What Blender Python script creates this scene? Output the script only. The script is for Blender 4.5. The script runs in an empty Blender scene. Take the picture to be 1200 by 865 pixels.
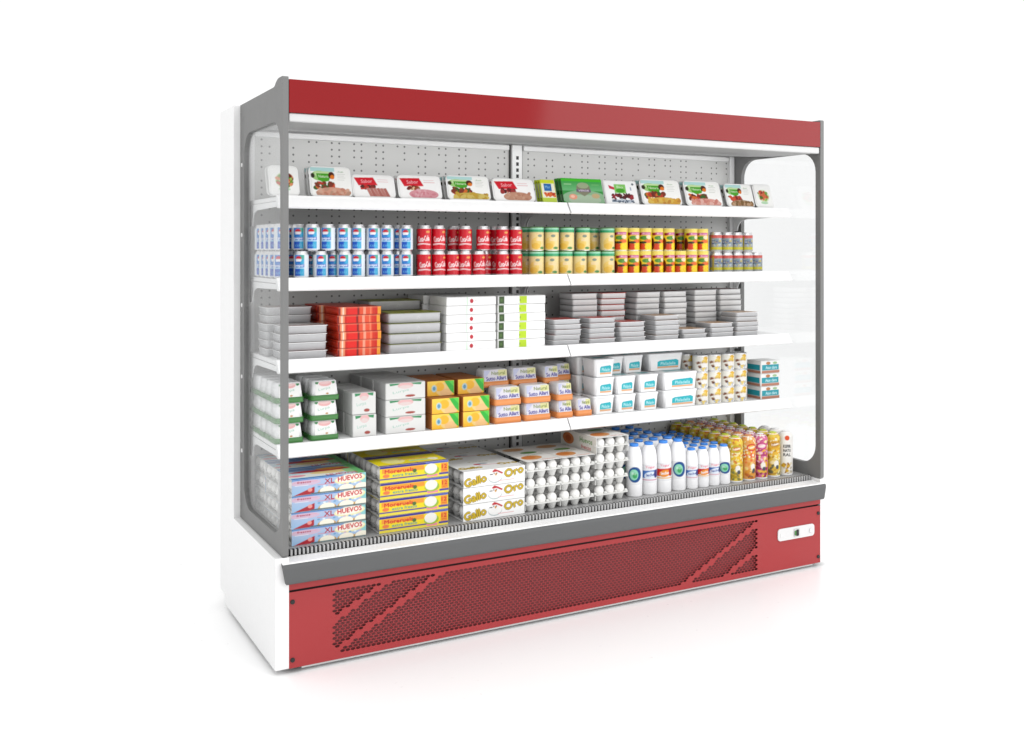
import bpy, math, random
import numpy as np
from mathutils import Vector, Matrix
from mathutils.geometry import tessellate_polygon
S = bpy.context.scene
C = S.collection
PI = math.pi
rnd = random.Random(7)

# ------------------------------------------------------------------ camera, world, lamps, exposure
cam_d = bpy.data.cameras.new('camera'); cam = bpy.data.objects.new('camera', cam_d); C.objects.link(cam)
cam.location = (-0.9508, -3.3034, 1.4218)
cam.rotation_euler = (PI / 2, 0, -math.radians(28.4766))
cam_d.sensor_width = 36; cam_d.lens = 36 * 1187 / 1200; cam_d.shift_y = -(432.5 - 292) / 1200
cam_d.clip_start = 0.05; cam_d.clip_end = 500
S.camera = cam
W = bpy.data.worlds.new('World'); S.world = W; W.use_nodes = True
W.node_tree.nodes['Background'].inputs[0].default_value = (1, 1, 1, 1)
W.node_tree.nodes['Background'].inputs[1].default_value = 1.06
S.view_settings.view_transform = 'Standard'; S.view_settings.look = 'None'
S.cycles.diffuse_bounces = 2
S.view_settings.exposure = 0; S.view_settings.gamma = 1; S.view_settings.use_curve_mapping = False

def area(name, loc, target, sx, sy, power, roll=0):
    d = bpy.data.lights.new(name, 'AREA'); d.shape = 'RECTANGLE'; d.size = sx; d.size_y = sy; d.energy = power
    o = bpy.data.objects.new(name, d); C.objects.link(o); o.location = loc
    q = (Vector(target) - Vector(loc)).to_track_quat('-Z', 'Y')
    o.rotation_euler = (q.to_matrix() @ Matrix.Rotation(roll, 3, 'Z')).to_euler()
    return o
area('front_softbox', (5.75, -4.0, 2.6), (1.6, 0, 1.9), 4.4, 2.2, 74, math.radians(-9))
area('overhead_fill', (0.6, -2.2, 5.5), (0.8, -0.6, 0.0), 5.0, 4.0, 90)  # added overhead fill, lifts the floor and the whites
area('canopy_lamp', (1.2, .36, 1.850), (1.2, .585, 1.70), 2.3, .03, 1.95)
area('front_low_fill', (2.1, -5.4, 1.35), (1.2, 0, 0.8), 3.2, 1.7, 38)   # added fill lamp low in front, brightens the front faces

# ------------------------------------------------------------------ materials
def hexc(h):
    h = h.lstrip('#')
    v = [int(h[i:i + 2], 16) / 255 for i in (0, 2, 4)]
    return tuple(x / 12.92 if x <= .04045 else ((x + .055) / 1.055) ** 2.4 for x in v)

def lin(c):
    return hexc(c) if isinstance(c, str) else tuple(c)

class NT:
    """small helper for node maths"""
    def __init__(s, m):
        s.n = m.node_tree.nodes; s.l = m.node_tree.links
    def new(s, t, **k):
        n = s.n.new(t)
        for a, b in k.items(): setattr(n, a, b)
        return n
    def m(s, op, a, b=None, c=None):
        n = s.new('ShaderNodeMath', operation=op)
        for i, v in enumerate((a, b, c)):
            if v is None: continue
            if isinstance(v, (int, float)): n.inputs[i].default_value = v
            else: s.l.new(v, n.inputs[i])
        return n.outputs[0]

def mat(name, col, rough=.45, metal=0.0, spec=.5, var=.03, bump=0.0, scale=40, attr=False, coat=0.0):
    m = bpy.data.materials.new(name); m.use_nodes = True
    t = NT(m); p = t.n['Principled BSDF']
    p.inputs['Metallic'].default_value = metal; p.inputs['Specular IOR Level'].default_value = spec
    p.inputs['Coat Weight'].default_value = coat
    tc = t.new('ShaderNodeTexCoord'); nz = t.new('ShaderNodeTexNoise')
    nz.inputs['Scale'].default_value = scale; nz.inputs['Detail'].default_value = 3
    t.l.new(tc.outputs['Object'], nz.inputs['Vector'])
    r = t.m('MULTIPLY_ADD', nz.outputs['Fac'], .12, rough - .06); t.l.new(r, p.inputs['Roughness'])
    mx = t.new('ShaderNodeMix', data_type='RGBA', blend_type='MULTIPLY'); mx.inputs[0].default_value = 1
    v = t.m('MULTIPLY_ADD', nz.outputs['Fac'], var * 2, 1 - var)
    t.l.new(v, mx.inputs[7])
    if attr:
        a = t.new('ShaderNodeVertexColor', layer_name='print'); t.l.new(a.outputs['Color'], mx.inputs[6])
    else:
        mx.inputs[6].default_value = (*lin(col), 1)
    t.l.new(mx.outputs[2], p.inputs['Base Color'])
    if bump:
        b = t.new('ShaderNodeBump'); b.inputs['Strength'].default_value = bump; b.inputs['Distance'].default_value = .002
        t.l.new(nz.outputs['Fac'], b.inputs['Height']); t.l.new(b.outputs[0], p.inputs['Normal'])
    return m

M = {}
M['white'] = mat('white_enamel', (.86, .86, .86), .35)
M['shelf'] = mat('white_shelf_enamel', (.9, .9, .9), .4)
M['grey'] = mat('grey_frame_paint', (.172, .172, .17), .5, scale=25)
M['bumper'] = mat('grey_rubber_bumper', (.102, .105, .107), .6)
M['red'] = mat('red_gloss_sheet', (.25, .009, .011), .085, spec=.25, var=.02, scale=3)
M['redmat'] = mat('red_painted_steel', (.36, .025, .028), .45, spec=.5, var=.03, scale=6)
M['dark'] = mat('dark_cavity', (.03, .012, .013), .8)
M['backing'] = mat('dark_red_backing', (.15, .02, .023), .6)
M['black'] = mat('black_plastic', (.012, .012, .012), .5)
M['steel'] = mat('steel_lid', (.72, .72, .73), .28, metal=.85)
M['trim'] = mat('light_grey_trim', (.72, .72, .72), .35)
M['rail'] = mat('pale_grey_rail', (.60, .60, .60), .4)
M['ceil'] = mat('grey_canopy_lining', (.34, .34, .34), .55)
M['deck'] = mat('steel_deck', (.45, .45, .45), .4, metal=.3)
M['print'] = mat('printed_card', None, .42, attr=True, var=.02)
M['film'] = mat('printed_film', None, .3, attr=True, var=.02, spec=.3)
M['metalprint'] = mat('printed_can', None, .26, attr=True, var=.02, spec=.4)
M['foam'] = mat('white_foam', (.86, .86, .85), .55, bump=.1, scale=300)
M['card'] = mat('white_card', (.84, .84, .83), .55, scale=80)
M['egg'] = mat('white_eggshell', (.88, .87, .85), .45, bump=.05, scale=200)
M['pulp'] = mat('grey_white_pulp', (.72, .72, .70), .85, bump=.4, scale=250, var=.08)
M['plastic'] = mat('white_plastic', (.88, .88, .89), .3)
M['greyplastic'] = mat('grey_plastic_tray', (.50, .50, .51), .25, var=.06)
M['clear'] = mat('pale_plastic_rim', (.86, .86, .86), .15)
M['green'] = mat('green_plastic', (.05, .20, .045), .35)
M['orange'] = mat('orange_plastic', (.75, .27, .08), .35)
M['bluecap'] = mat('blue_cap', (.05, .26, .80), .35)
M['redplastic'] = mat('red_plastic', (.55, .03, .01), .35, spec=.3)
M['olive'] = mat('olive_film_edge', (.16, .17, .035), .35)
M['lime'] = mat('lime_card', (.55, .7, .03), .5)
M['boxgrey'] = mat('pale_grey_card', (.62, .62, .61), .55)
M['cream'] = mat('cream_plastic', (.80, .68, .22), .4)
M['brown'] = mat('orange_brown_card', (.46, .15, .03), .55)

def glass():
    m = bpy.data.materials.new('clear_side_glass'); m.use_nodes = True; t = NT(m)
    t.n.remove(t.n['Principled BSDF'])
    lw = t.new('ShaderNodeLayerWeight'); lw.inputs['Blend'].default_value = .5
    f = t.m('POWER', lw.outputs['Facing'], 5.0); f = t.m('MULTIPLY_ADD', f, .50, .055)
    tr = t.new('ShaderNodeBsdfTransparent'); tr.inputs[0].default_value = (.972, .976, .976, 1)
    gl = t.new('ShaderNodeBsdfGlossy'); gl.inputs['Roughness'].default_value = 0.0
    mx = t.new('ShaderNodeMixShader')
    t.l.new(f, mx.inputs[0]); t.l.new(tr.outputs[0], mx.inputs[1]); t.l.new(gl.outputs[0], mx.inputs[2])
    t.l.new(mx.outputs[0], t.n['Material Output'].inputs[0])
    return m
M['glass'] = glass()

def perforated_back():
    """grey sheet with pairs of small round holes (hole mask from object coordinates)"""
    m = mat('perforated_grey_sheet', (.52, .52, .51), .5, scale=12, var=.04); t = NT(m); p = t.n['Principled BSDF']
    base = p.inputs['Base Color'].links[0].from_socket
    tc = t.new('ShaderNodeTexCoord'); sp = t.new('ShaderNodeSeparateXYZ'); t.l.new(tc.outputs['Object'], sp.inputs[0])
    x, z = sp.outputs[0], sp.outputs[2]
    P, Q, R = .0935, .0265, .0042
    fx = t.m('MODULO', t.m('ADD', x, 10 * P), P); fz = t.m('SUBTRACT', t.m('MODULO', t.m('ADD', z, 10 * Q), Q), Q / 2)
    dx = t.m('SUBTRACT', t.m('ABSOLUTE', t.m('SUBTRACT', fx, P * .5)), .0155)
    d = t.m('SQRT', t.m('ADD', t.m('MULTIPLY', dx, dx), t.m('MULTIPLY', fz, fz)))
    hole = t.m('LESS_THAN', d, R)
    cb = t.new('ShaderNodeCombineXYZ')
    t.l.new(t.m('FLOOR', t.m('DIVIDE', t.m('ADD', x, 10 * P), P * .5)), cb.inputs[0]); t.l.new(t.m('FLOOR', t.m('DIVIDE', z, Q)), cb.inputs[1])
    wn = t.new('ShaderNodeTexWhiteNoise', noise_dimensions='2D'); t.l.new(cb.outputs[0], wn.inputs['Vector'])
    hole = t.m('MULTIPLY', hole, t.m('GREATER_THAN', wn.outputs['Value'], .17))
    mx = t.new('ShaderNodeMix', data_type='RGBA'); t.l.new(hole, mx.inputs[0]); t.l.new(base, mx.inputs[6]); mx.inputs[7].default_value = (.13, .13, .13, 1)
    t.l.new(mx.outputs[2], p.inputs['Base Color'])
    return m
M['perf'] = perforated_back()

def grille_mat():
    """red sheet with a staggered field of oval holes and two pairs of blank diagonal bands; the holes are open"""
    m = mat('perforated_red_sheet', (.36, .025, .028), .45, scale=6); t = NT(m); p = t.n['Principled BSDF']
    tc = t.new('ShaderNodeTexCoord'); sp = t.new('ShaderNodeSeparateXYZ'); t.l.new(tc.outputs['Object'], sp.inputs[0])
    x, z = sp.outputs[0], sp.outputs[2]
    px, pz = .0186, .0186
    def band(cx, cz, x0, z0, x1, z1, hw):
        L = math.hypot(x1 - x0, z1 - z0); nx, nz = -(z1 - z0) / L, (x1 - x0) / L
        d = t.m('ADD', t.m('MULTIPLY', t.m('SUBTRACT', cx, x0), nx), t.m('MULTIPLY', t.m('SUBTRACT', cz, z0), nz))
        return t.m('GREATER_THAN', t.m('ABSOLUTE', d), hw)
    def cell(ox, oz):
        # every hole is kept or left out as a whole, by the place of its centre
        cx = t.m('SUBTRACT', t.m('MULTIPLY', t.m('FLOOR', t.m('DIVIDE', t.m('ADD', x, ox), px)), px), ox - px / 2)
        cz = t.m('SUBTRACT', t.m('MULTIPLY', t.m('FLOOR', t.m('DIVIDE', t.m('ADD', z, oz), pz)), pz), oz - pz / 2)
        a = t.m('DIVIDE', t.m('SUBTRACT', x, cx), .0085); c = t.m('DIVIDE', t.m('SUBTRACT', z, cz), .0048)
        h = t.m('LESS_THAN', t.m('ADD', t.m('MULTIPLY', a, a), t.m('MULTIPLY', c, c)), 1)
        for b in ((.158, .166, .34, .262, .0096), (.165, .060, .545, .262, .0096), (1.645, .050, 2.029, .247, .0096), (1.854, .046, 2.029, .136, .0096)):
            h = t.m('MULTIPLY', h, band(cx, cz, *b))
        for op, v, q in (('GREATER_THAN', .158, cx), ('LESS_THAN', 2.030, cx), ('GREATER_THAN', .048, cz), ('LESS_THAN', .262, cz)):
            h = t.m('MULTIPLY', h, t.m(op, q, v))
        return h
    h = t.m('MAXIMUM', cell(px * 20, pz * 20), cell(px * 20.5, pz * 20.5))
    tr = t.new('ShaderNodeBsdfTransparent'); mx = t.new('ShaderNodeMixShader')
    t.l.new(h, mx.inputs[0]); t.l.new(p.outputs[0], mx.inputs[1]); t.l.new(tr.outputs[0], mx.inputs[2])
    t.l.new(mx.outputs[0], t.n['Material Output'].inputs[0])
    return m
M['grille'] = grille_mat()

def floor_mat():
    m = mat('white_studio_floor', (.97, .97, .97), .30, spec=.3, var=.0)
    return m
M['floor'] = floor_mat()

# ------------------------------------------------------------------ mesh builder
class MB:
    def __init__(s): s.v = []; s.f = []; s.m = []; s.sm = []; s.c = {}
    def face(s, idx, m, smooth=False): s.f.append(tuple(idx)); s.m.append(m); s.sm.append(smooth)
    def box(s, x0, x1, y0, y1, z0, z1, m, ch=0.0):
        if ch:
            hx, hy = (x1 - x0) / 2, (y1 - y0) / 2; cx, cy = (x0 + x1) / 2, (y0 + y1) / 2
            s.loft([(z0, hx - ch, hy - ch, ch * .3), (z0 + ch, hx, hy, ch), (z1 - ch, hx, hy, ch), (z1, hx - ch, hy - ch, ch * .3)], m, cx, cy, n=2, smooth=False)
            return
        b = len(s.v)
        s.v += [(x, y, z) for z in (z0, z1) for x, y in ((x0, y0), (x1, y0), (x1, y1), (x0, y1))]
        for q in ((0, 3, 2, 1), (4, 5, 6, 7), (0, 1, 5, 4), (1, 2, 6, 5), (2, 3, 7, 6), (3, 0, 4, 7)): s.face([b + i for i in q], m)
    def rings(s, rings, mats, cap0=True, cap1=True, smooth=True):
        b = len(s.v); n = len(rings[0])
        for r in rings: s.v += r
        for i in range(len(rings) - 1):
            m = mats[i] if isinstance(mats, (list, tuple)) else mats
            for j in range(n):
                k = (j + 1) % n
                s.face((b + i * n + j, b + i * n + k, b + (i + 1) * n + k, b + (i + 1) * n + j), m, smooth)
        m0 = mats[0] if isinstance(mats, (list, tuple)) else mats; m1 = mats[-1] if isinstance(mats, (list, tuple)) else mats
        if cap0: s.face([b + j for j in range(n)][::-1], m0)
        if cap1: s.face([b + (len(rings) - 1) * n + j for j in range(n)], m1)
    def loft(s, secs, mats, cx=0, cy=0, n=4, cap0=True, cap1=True, smooth=True):
        R = []
        for z, hx, hy, r in secs:
            r = min(r, hx * .98, hy * .98); ring = []
            for q, (sx, sy) in enumerate(((1, -1), (1, 1), (-1, 1), (-1, -1))):
                for k in range(n + 1):
                    a = -PI / 2 + q * PI / 2 + k / n * PI / 2
                    ring.append((cx + sx * (hx - r) + r * math.cos(a), cy + sy * (hy - r) + r * math.sin(a), z))
            R.append(ring)
        s.rings(R, mats, cap0, cap1, smooth)
    def lathe(s, prof, mats, n=20, cx=0, cy=0, cap0=True, cap1=True):
        s.rings([[(cx + r * math.cos(2 * PI * j / n), cy + r * math.sin(2 * PI * j / n), z) for j in range(n)] for r, z in prof], mats, cap0, cap1)
    def prism_x(s, poly, x0, x1, m, smooth=False):
        """poly of (y,z), counter-clockwise seen from -X... extruded along x"""
        n = len(poly); b = len(s.v)
        s.v += [(x0, y, z) for y, z in poly] + [(x1, y, z) for y, z in poly]
        for j in range(n): k = (j + 1) % n; s.face((b + j, b + k, b + n + k, b + n + j), m, smooth)
        s.face([b + j for j in range(n)][::-1], m); s.face([b + n + j for j in range(n)], m)
    def plate_x(s, outer, hole, x0, x1, m):
        """flat plate in the y-z plane with one hole"""
        pts = outer + hole; tri = tessellate_polygon([[Vector((y, z, 0)) for y, z in outer], [Vector((y, z, 0)) for y, z in hole]])
        b = len(s.v); n = len(pts)
        s.v += [(x0, y, z) for y, z in pts] + [(x1, y, z) for y, z in pts]
        for t in tri:
            s.face([b + i for i in t], m); s.face([b + n + i for i in t][::-1], m)
        for off, cnt in ((0, len(outer)), (len(outer), len(hole))):
            for j in range(cnt):
                k = (j + 1) % cnt; s.face((b + off + j, b + off + k, b + n + off + k, b + n + off + j), m)
    def canvas(s, cv, fn, m, smooth=False):
        col = cv.verts(); ny, nx = col.shape[:2]; b = len(s.v)
        for j in range(ny):
            for i in range(nx):
                s.c[len(s.v)] = col[j, i]; s.v.append(fn(cv.w * i / (nx - 1), cv.h * j / (ny - 1)))
        for j in range(ny - 1):
            for i in range(nx - 1):
                a = b + j * nx + i; s.face((a, a + 1, a + nx + 1, a + nx), m, smooth)
    def build(s, name, parent=None, loc=(0, 0, 0), fix=True):
        me = bpy.data.meshes.new(name); me.from_pydata(s.v, [], s.f)
        ms = []
        for m in s.m:
            if m not in ms: ms.append(m)
        for m in ms: me.materials.append(M[m])
        me.polygons.foreach_set('material_index', [ms.index(m) for m in s.m])
        me.polygons.foreach_set('use_smooth', s.sm)
        if s.c:
            a = me.color_attributes.new('print', 'FLOAT_COLOR', 'POINT')
            d = np.ones((len(s.v), 4), np.float32)
            ks = list(s.c); d[ks, :3] = np.array([s.c[k] for k in ks])
            a.data.foreach_set('color', d.ravel())
        if fix and not s.c:
            import bmesh
            bm = bmesh.new(); bm.from_mesh(me); bmesh.ops.recalc_face_normals(bm, faces=bm.faces); bm.to_mesh(me); bm.free()
        me.update()
        o = bpy.data.objects.new(name, me); C.objects.link(o); o.location = loc
        if parent: o.parent = parent
        return o

# ------------------------------------------------------------------ printed artwork: a fine grid of vertices coloured here
_tc = {}
def glyphs(t):
    if t not in _tc:
        cu = bpy.data.curves.new('t', 'FONT'); cu.body = t; cu.resolution_u = 2; o = bpy.data.objects.new('t', cu)
        me = o.to_mesh(); me.calc_loop_triangles()
        v = np.array([x.co[:2] for x in me.vertices]); tr = np.array([x.vertices[:] for x in me.loop_triangles])
        o.to_mesh_clear(); bpy.data.objects.remove(o); bpy.data.curves.remove(cu)
        v -= v.min(0); _tc[t] = (v, tr)
    return _tc[t]

class Canvas:
    SS = 3
    def __init__(s, w, h, bg='#ffffff', px=.002):
        s.w, s.h = w, h; s.nx = max(2, round(w / px)); s.ny = max(2, round(h / px)); k = s.SS
        s.a = np.empty(((s.ny + 1) * k, (s.nx + 1) * k, 3), np.float32); s.a[:] = np.array(lin(bg)) ** 1.18 * .88
        s.X, s.Y = np.meshgrid((np.arange(s.a.shape[1]) + .5) / k - .5, (np.arange(s.a.shape[0]) + .5) / k - .5)
        s.X = s.X * w / s.nx; s.Y = s.Y * h / s.ny
    def put(s, mask, c, op=1.0):
        c = np.array(lin(c), np.float32) ** 1.18 * .88
        s.a[mask] = s.a[mask] * (1 - op) + c * op; return s
    def rect(s, x0, y0, x1, y1, c, op=1.0): return s.put((s.X >= x0) & (s.X <= x1) & (s.Y >= y0) & (s.Y <= y1), c, op)
    def ell(s, cx, cy, rx, ry, c, rot=0, op=1.0):
        dx, dy = s.X - cx, s.Y - cy; ca, sa = math.cos(rot), math.sin(rot)
        return s.put(((dx * ca + dy * sa) / rx) ** 2 + ((-dx * sa + dy * ca) / ry) ** 2 <= 1, c, op)
    def poly(s, pts, c, op=1.0):
        ins = np.zeros(s.X.shape, bool); n = len(pts)
        for i in range(n):
            (x0, y0), (x1, y1) = pts[i], pts[(i + 1) % n]
            if y0 == y1: continue
            ins ^= ((s.Y < max(y0, y1)) & (s.Y >= min(y0, y1))) & (s.X < x0 + (s.Y - y0) * (x1 - x0) / (y1 - y0))
        return s.put(ins, c, op)
    def grad(s, c0, c1, x0, y0, x1, y1, vert=True):
        m = (s.X >= x0) & (s.X <= x1) & (s.Y >= y0) & (s.Y <= y1)
        f = ((s.Y - y0) / (y1 - y0) if vert else (s.X - x0) / (x1 - x0))[m][:, None]
        s.a[m] = (np.array(lin(c0)) * (1 - f) + np.array(lin(c1)) * f) * .88; return s
    def text(s, t, cx, cy, w, h, c, rot=0, bold=0.0):
        v, tr = glyphs(t); mx = v.max(0); p = (v / mx - .5) * np.array([w, h]); ca, sa = math.cos(rot), math.sin(rot)
        p = np.stack([p[:, 0] * ca - p[:, 1] * sa + cx, p[:, 0] * sa + p[:, 1] * ca + cy], 1)
        mask = np.zeros(s.X.shape, bool); k = s.SS; ux = s.nx * k / s.w; uy = s.ny * k / s.h
        for dx, dy in ([(0, 0)] if not bold else [(-bold, 0), (bold, 0), (0, bold), (0, -bold), (0, 0)]):
            for q in tr:
                A, B, D = p[q] + np.array([dx, dy])
                i0 = max(0, int(min(A[0], B[0], D[0]) * ux)); i1 = int(max(A[0], B[0], D[0]) * ux) + 3
                j0 = max(0, int(min(A[1], B[1], D[1]) * uy)); j1 = int(max(A[1], B[1], D[1]) * uy) + 3
                X = s.X[j0:j1, i0:i1]; Y = s.Y[j0:j1, i0:i1]
                if X.size == 0: continue
                e = [(U[0] - V[0]) * (Y - V[1]) - (U[1] - V[1]) * (X - V[0]) for U, V in ((B, A), (D, B), (A, D))]
                mask[j0:j1, i0:i1] |= ((e[0] >= 0) & (e[1] >= 0) & (e[2] >= 0)) | ((e[0] <= 0) & (e[1] <= 0) & (e[2] <= 0))
        return s.put(mask, c)
    def blobs(s, x0, y0, x1, y1, cols, n, r, seed=1):
        g = random.Random(seed)
        for i in range(n):
            s.ell(g.uniform(x0, x1), g.uniform(y0, y1), r * g.uniform(.5, 1.2), r * g.uniform(.35, .8), g.choice(cols), g.uniform(-1, 1))
        return s
    def verts(s):
        k = s.SS
        return s.a.reshape(s.ny + 1, k, s.nx + 1, k, 3).mean((1, 3))

def front(x0, z0, y): return lambda u, v: (x0 + u, y, z0 + v)          # artwork facing -Y
def top(x0, y0, z): return lambda u, v: (x0 + u, y0 + v, z)
def leftside(x, y1, z0): return lambda u, v: (x, y1 - u, z0 + v)       # artwork facing -X
def around(r, z0, start):                                             # artwork wrapped round a can
    return lambda u, v: (r * math.cos(start + u / r), r * math.sin(start + u / r), z0 + v)

# ------------------------------------------------------------------ things
def tag(o, label, cat, group=None, kind=None):
    o['label'] = label
    if cat: o['category'] = cat
    if group: o['group'] = group
    if kind: o['kind'] = kind
    return o
def copy_tree(o, parent=None):
    c = o.copy(); C.objects.link(c)
    if parent: c.parent = parent
    for ch in o.children: copy_tree(ch, c)
    return c
class Kind:
    """one kind of package: the first place() uses the built one, later ones copy it with its parts"""
    def __init__(s, root, cat, group): s.r = root; s.cat = cat; s.g = group; s.used = False
    def place(s, x, y, z, label, rz=0, rx=0, group=None):
        o = s.r if not s.used else copy_tree(s.r)
        s.used = True; o.location = (x + rnd.uniform(-.0012, .0012), y + rnd.uniform(-.0012, .0012), z); o.rotation_euler = (rx, 0, rz + rnd.uniform(-.007, .007))
        tag(o, label, s.cat, group or s.g); return o
ORD = ['first', 'second', 'third', 'fourth', 'fifth', 'sixth', 'seventh', 'eighth', 'ninth', 'tenth']

# ================================================================== SETTING
fl = MB(); fl.v = [(-40, -40, 0), (40, -40, 0), (40, 40, 0), (-40, 40, 0)]; fl.face((0, 1, 2, 3), 'floor')
tag(fl.build('floor', loc=(0, 0, .012)), 'seamless white studio floor under the display case', None, kind='structure')

# ================================================================== DISPLAY CASE
case = bpy.data.objects.new('refrigerated_display_case', None); C.objects.link(case)
tag(case, 'open white refrigerated display case with red fascia and grey side frames', 'display fridge')

b = MB()
for x0, x1 in ((-.045, 0.0), (2.40, 2.445)):
    b.prism_x([(.003, .030), (.71, .030), (.735, .067), (.815, .067), (.815, 1.964), (.811, 1.968), (.583, 1.968), (.583, .399), (.003, .399), (0, .396), (0, .033)], x0, x1, 'white')
b.box(0.001, 2.399, .62, .80, .07, 1.962, 'white')
b.box(0.001, 2.399, .03, .70, .034, .060, 'dark')
b.prism_x([(.0, .340), (.0, .3835), (.010, .3845), (.048, .3875), (.048, .340)], .001, 2.399, 'white')
b.prism_x([(-.016, .3815), (.0, .3815), (.0, .3865), (-.014, .3855)], -.025, 2.412, 'white')
b.build('cabinet_body', case)
b = MB(); b.box(.002, 2.398, .0215, .60, 1.8805, 1.958, 'ceil'); b.build('canopy', case)
b = MB(); b.box(.002, 2.398, .004, .018, 1.846, 1.8745, 'rail', .003); b.build('canopy_light_rail', case)
b = MB(); b.prism_x([(0, 1.8755), (.02, 1.8755), (.02, 1.986), (.0, 1.986)], 0.001, 2.399, 'red'); b.build('fascia_panel', case)
b = MB(); b.prism_x([(.020, 1.847), (.30, 1.856), (.585, 1.878), (.585, 1.8795), (.020, 1.8795)], .003, 2.397, 'ceil'); b.build('canopy_lining', case)

# side frames with a rounded glazed opening
def arc(cy, cz, r, a0, a1, n=7): return [(cy + r * math.cos(a0 + (a1 - a0) * k / n), cz + r * math.sin(a0 + (a1 - a0) * k / n)) for k in range(n + 1)]
outer = [(.0, .408), (.006, .402), (.581, .402), (.581, 1.969), (.113, 1.972)] + [(.098, 1.975), (.085, 1.984), (.066, 1.992), (.05, 1.995), (.004, 1.995), (0, 1.991)]
R_ = .085; y0, y1, z0, z1 = .03, .522, .459, 1.853
hole = arc(y1 - R_, z0 + R_, R_, -PI / 2, 0) + arc(y1 - R_, z1 - R_, R_, 0, PI / 2) + arc(y0 + R_, z1 - R_, R_, PI / 2, PI) + arc(y0 + R_, z0 + R_, R_, PI, 1.5 * PI)
for x0, x1, gx in ((-.021, -.001, -.013), (2.401, 2.421, 2.409)):
    b = MB(); b.plate_x(outer, hole, x0, x1, 'grey'); fr = b.build('side_frame', case)
    b = MB(); b.box(gx, gx + .005, y0 - .012, y1 + .012, z0 - .012, z1 + .012, 'glass'); b.build('glass_pane', fr)
    xs = x0 if x0 < 0 else x1
    for zz in (1.74, 1.475, 1.21, .94, .66):
        b = MB(); b.rings([[(xs + dx, .552 + r * math.cos(k * PI / 5), zz + r * math.sin(k * PI / 5)) for k in range(10)] for r, dx in ((.0085, 0), (.007, -.003 if x0 < 0 else .003))], 'trim')
        b.build('screw', fr)

# back wall: two perforated sheets, three slotted uprights, bright top trim
for x0, x1 in ((.03, 1.142), (1.208, 2.37)):
    b = MB(); b.box(0, x1 - x0, 0, .012, 0, 1.475, 'perf'); p = b.build('perforated_back_panel', case, (x0, .585, .40))
    b = MB(); b.box(.002, x1 - x0 - .002, -.012, -.001, 1.452, 1.4745, 'trim', .003); b.build('top_trim', p)
for xc, w in ((.016, .028), (1.175, .050), (2.384, .028)):
    b = MB(); b.box(xc - w / 2, xc + w / 2, .566, .598, .40, 1.876, 'trim', .003); u = b.build('slotted_upright', case)
    if w > .04:
        b = MB()
        for i in range(52): b.box(xc - .006, xc + .006, .5645, .5665, .46 + i * .0265, .475 + i * .0265, 'black')
        b.build('slots', u)
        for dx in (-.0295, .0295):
            b = MB(); b.box(xc + dx - .003, xc + dx + .003, .579, .5845, .40, 1.876, 'black'); b.build('shadow_gap_strip', u)  # black strips stand in for the shadow gaps beside the upright

# shelves (top of each shelf board): two per level
SH = [1.606, 1.317, 1.030, .734]
for z in SH:
    for x0, x1 in ((.012, 1.1965), (1.2030, 2.392)):
        b = MB(); b.box(x0 + .002, x1 - .002, .205, .575, z - .016, z, 'shelf', .002); sh = b.build('shelf', case)
        b = MB(); b.prism_x([(.186, z - .004), (.190, z + .004), (.2035, z + .004), (.2035, z - .017), (.190, z - .040), (.172, z - .042), (.164, z - .037)], x0, x1, 'shelf'); b.build('price_rail', sh)
        for xb in (x0 + .001, x1 - .0045):
            b = MB(); b.prism_x([(.204, z - .0175), (.204, z - .036), (.47, z - .040), (.51, z - .050), (.53, z - .072), (.535, z - .095), (.565, z - .098), (.565, z - .0175)], xb, xb + .0035, 'shelf'); b.build('bracket', sh)

# deck with the air comb
b = MB(); b.box(.002, 2.398, .075, .58, .385, .404, 'deck'); b.build('bottom_deck', case)
b = MB(); b.box(.003, 2.397, .0650, .070, .384, .4075, 'black')
n = 168
for i in range(n):
    x = .006 + i * (2.388 / n); b.box(x, x + .0066, .0500, .0645, .3885, .4085, 'deck')
b.build('air_comb', case)

# bumper, red front, grille
prof = [(-.001, .3145), (-.017, .3145), (-.0215, .318), (-.0235, .326), (-.0235, .369), (-.0215, .377), (-.017, .381), (-.001, .381)]
b = MB(); b.prism_x(prof[::-1], -.026, 2.413, 'bumper')
b.v = [(x + (1 if x < 1 else -1) * .013 * (.381 - z) / .0665, y, z) for x, y, z in b.v]     # the ends slant inwards towards the bottom
b.build('bumper_rail', case)
b = MB(); b.box(0.0, 2.4, .0005, .012, .2900, .3385, 'redmat'); b.build('upper_front_strip', case)
b = MB(); b.box(0.0, 2.4, .014, .02, .280, .292, 'dark'); b.build('seam', case)
b = MB(); v = [(0, 0, .03), (2.4, 0, .03), (2.4, 0, .2825), (0, 0, .2825)]
b.v = v; b.face((0, 1, 2, 3), 'grille'); kp = b.build('kick_panel', case, (0, .001, 0), fix=False)
b = MB(); b.box(.004, 2.396, .014, .020, .032, .279, 'backing'); b.build('grille_backing', kp)
for x, z in ((.0125, .250), (.0125, .057), (2.3875, .250), (2.3875, .057)):
    b = MB(); b.rings([[(x + r * math.cos(k * PI / 6), y, z + r * math.sin(k * PI / 6)) for k in range(12)] for r, y in ((.0085, .001), (.0072, -.004))], 'black'); b.build('screw', kp)
b = MB()
def rplate(x0, x1, z0, z1, r, y0, y1, m):
    ring = []
    for cx, cz, a in ((x1 - r, z0 + r, -PI / 2), (x1 - r, z1 - r, 0), (x0 + r, z1 - r, PI / 2), (x0 + r, z0 + r, PI)):
        ring += [(cx + r * math.cos(a + k * PI / 10), cz + r * math.sin(a + k * PI / 10)) for k in range(6)]
    b.rings([[(x, y, z) for x, z in ring] for y in (y1, y0)], m)
rplate(2.148, 2.360, .157, .209, .014, -.005, .001, 'trim'); pl = b.build('control_plate', kp)
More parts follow.
